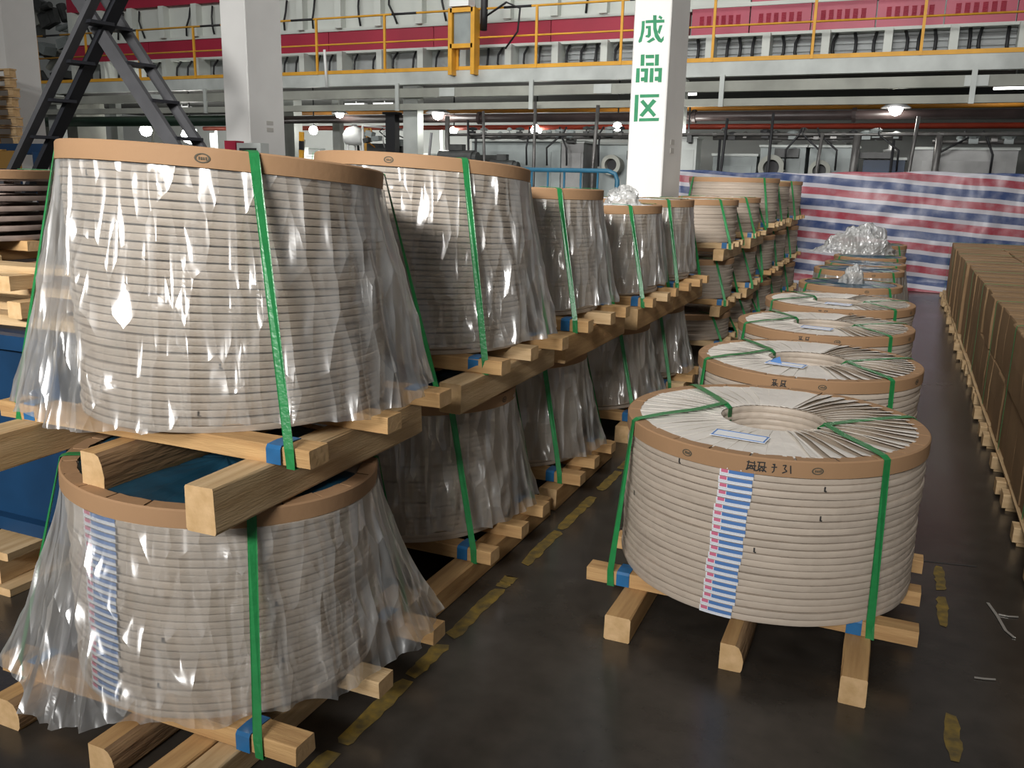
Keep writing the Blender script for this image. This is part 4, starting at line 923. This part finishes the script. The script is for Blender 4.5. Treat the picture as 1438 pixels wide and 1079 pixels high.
# ------------------------------------------------------------------ left edge: rack with pallets, open-slit bundles, blue crate with timber
t = thing('rack', 'dark blue steel rack under the empty pallets at the left edge', 'rack', (-12.2, 9, 0))
b = MB(); b.box((-.45, 0, 2.03), (3.4, .12, .13)); b.build('beam', M_RACK, t)
b = MB(); b.tube([(1.12, -.15, 0), (1.12, -.15, 1.98)], .085, 12); b.build('post', M_RACK, t, True)
b = MB(); b.box((-2.0, 0, 1.0), (.12, .12, 2.0)); b.build('post', M_RACK, t)
b = MB(); b.box((-.45, .9, 2.03), (3.4, .12, .13)); b.build('beam', M_RACK, t)
o = MB(); o.box((0, 0, 0), (.52, .5, .24)); o.box((0, 0, .125), (.54, .06, .012)); o = o.build('carton', M_YEL if False else mat('ochre_carton', (.36, .20, .05), .7), None, loc=(-11.42, 8.38, 1.865)); tag(o, 'small ochre carton below the blue rack beam at the left edge', 'carton')
bx = MB(); bx.box((0, 0, .87), (.9, .5, 1.74)); bx.box((0, 0, 1.72), (.94, .54, .05)); bx = bx.build('crate', M_RACK, None, loc=(-11.6, 8.36, 0)); tag(bx, 'dark crate carrying the ochre carton at the left edge', 'crate')
for k in range(8):
    z = 2.10+k*.142
    t = thing('empty_pallet', 'empty wooden pallet in the stack at the upper left edge, %s from the bottom' % ['lowest', 'second', 'third', 'fourth', 'fifth', 'sixth', 'seventh', 'topmost, eighth'][k], 'pallet', (-13.2+rnd(-.03, .03), 9.35, z), 'empty pallets on the blue rack')
    for u in (-.42, 0, .42): beam('deck_board', t, (0, u, .12), 1.2, .12, .022, 'x', pale=True); beam('bottom_board', t, (0, u, .012), 1.2, .1, .022, 'x', pale=True)
    for u in (-.53, 0, .53):
        for v in (-.42, 0, .42): beam('block', t, (u, v, .066), .12, .11, .085, 'x', pale=True)

bundle('reddish open-wound coil bundle with spacer gaps at the left edge, upper tier', -5.3, 3.7, 1.2, 1.33, 1.735, 7, R=.5, seg=64, paper=M_RUST, gap=.42, cap=.05, bz=1.27, half=.56, dys=(-.36, 0, .36), straps='left', nvar=3, coilname='slit_coil', runners=((-.4, -.6, .5, .1, 1.205, 1.27, False), (.3, -.6, .5, .1, 1.205, 1.27, False)))
bundle('reddish open-wound coil bundle with spacer gaps at the left edge, lower tier', -5.3, 3.7, 0, .17, 1.19, 16, R=.5, seg=64, paper=M_RUST, gap=.42, cap=.05, bz=.11, half=.56, dys=(-.36, 0, .36), straps='left', nvar=3, coilname='slit_coil', runners=((-.4, -.6, .5, .1, 0, .11, False), (.3, -.6, .5, .1, 0, .11, False)))
t = thing('crate', 'large dark blue steel crate behind the front bundles at the left edge', 'crate', (-3.85, 2.85, .2))
b = MB(); b.box((0, 0, .45), (1.7, .84, .84)); b.build('body', M_BIN, t)
b = MB(); b.box((0, -.44, .86), (1.74, .05, .06)); b.box((0, .44, .86), (1.74, .05, .06)); b.box((0, -.44, .05), (1.74, .05, .06)); b.build('rim', M_BIN, t)
for x in (-.82, .82):
    b = MB(); b.box((x, -.44, .45), (.06, .05, .84)); b.build('corner_post', M_BIN, t)
for k, x in enumerate((-4.55, -3.37)):
    t = thing('timber_skid', '%s I-shaped wooden skid under the blue crate' % ('farther' if k == 0 else 'nearer'), 'skid', (x, 2.85, 0))
    beam('flange', t, (0, 0, .18), 1.2, .26, .036, 'y', pale=True); beam('flange', t, (0, 0, .018), 1.2, .26, .036, 'y', pale=True); beam('web', t, (0, 0, .099), 1.16, .08, .124, 'y', pale=True)
nb = 0
for (x, yy, z, L, w_, h, rz, lab) in ((-3.75, 2.55, 1.125, 1.5, .12, .045, .02, 'lowest board, lying on the blue crate lid'), (-3.7, 2.8, 1.125, 1.6, .12, .045, -.03, 'second board on the blue crate lid'), (-3.75, 3.05, 1.125, 1.5, .12, .045, .0, 'third board on the blue crate lid'),
                                      (-3.75, 2.62, 1.24, 1.45, .10, .04, .05, 'board in the middle of the pile on the blue crate'), (-3.7, 2.95, 1.24, 1.45, .10, .04, -.04, 'back board in the middle of the pile on the blue crate'), (-3.8, 2.6, 1.335, 1.4, .14, .03, .06, 'topmost pale board of the pile on the blue crate')):
    o = link('board', beam_mesh(L, w_, h, False, [M_WOOD2, M_BARK, M_END]), None, (x, yy, z)); o.rotation_euler = (0, 0, rz); tag(o, lab, 'board')
for (x, yy, z, lab) in ((-4.2, 2.75, 1.183, 'left lower sticker block in the board pile'), (-3.3, 2.75, 1.183, 'right lower sticker block in the board pile'), (-4.2, 2.75, 1.29, 'left upper sticker block in the board pile'), (-3.35, 2.75, 1.29, 'right upper sticker block in the board pile')):
    o = link('wood_block', beam_mesh(.6, .08, .07 if z < 1.2 else .06, False, [M_WOOD2, M_BARK, M_END]), None, (x, yy, z)); o.rotation_euler = (0, 0, pi/2); tag(o, lab, 'block')

# ------------------------------------------------------------------ scraps on the floor
def scrap(label, pts, w_):
    o = ribbon(None, 'strap_scrap', [(*at_z(*p)[:2], .004) for p in pts], w_, M_STEELSTRIP, (1, 0, 0) if abs(pts[0][0]-pts[-1][0]) < abs(pts[0][1]-pts[-1][1]) else (0, 1, 0)); tag(o, label, 'scrap')
scrap('bent strap scrap on the floor beside the carton row', [(1387, 848), (1400, 866), (1412, 887), (1424, 897)], .012)
scrap('short straight strap scrap on the floor beside the bent one', [(1402, 864), (1416, 867), (1430, 868)], .010)
scrap('small dark scrap on the floor between the right row and the carton row', [(1368, 953), (1383, 955), (1398, 956)], .010)
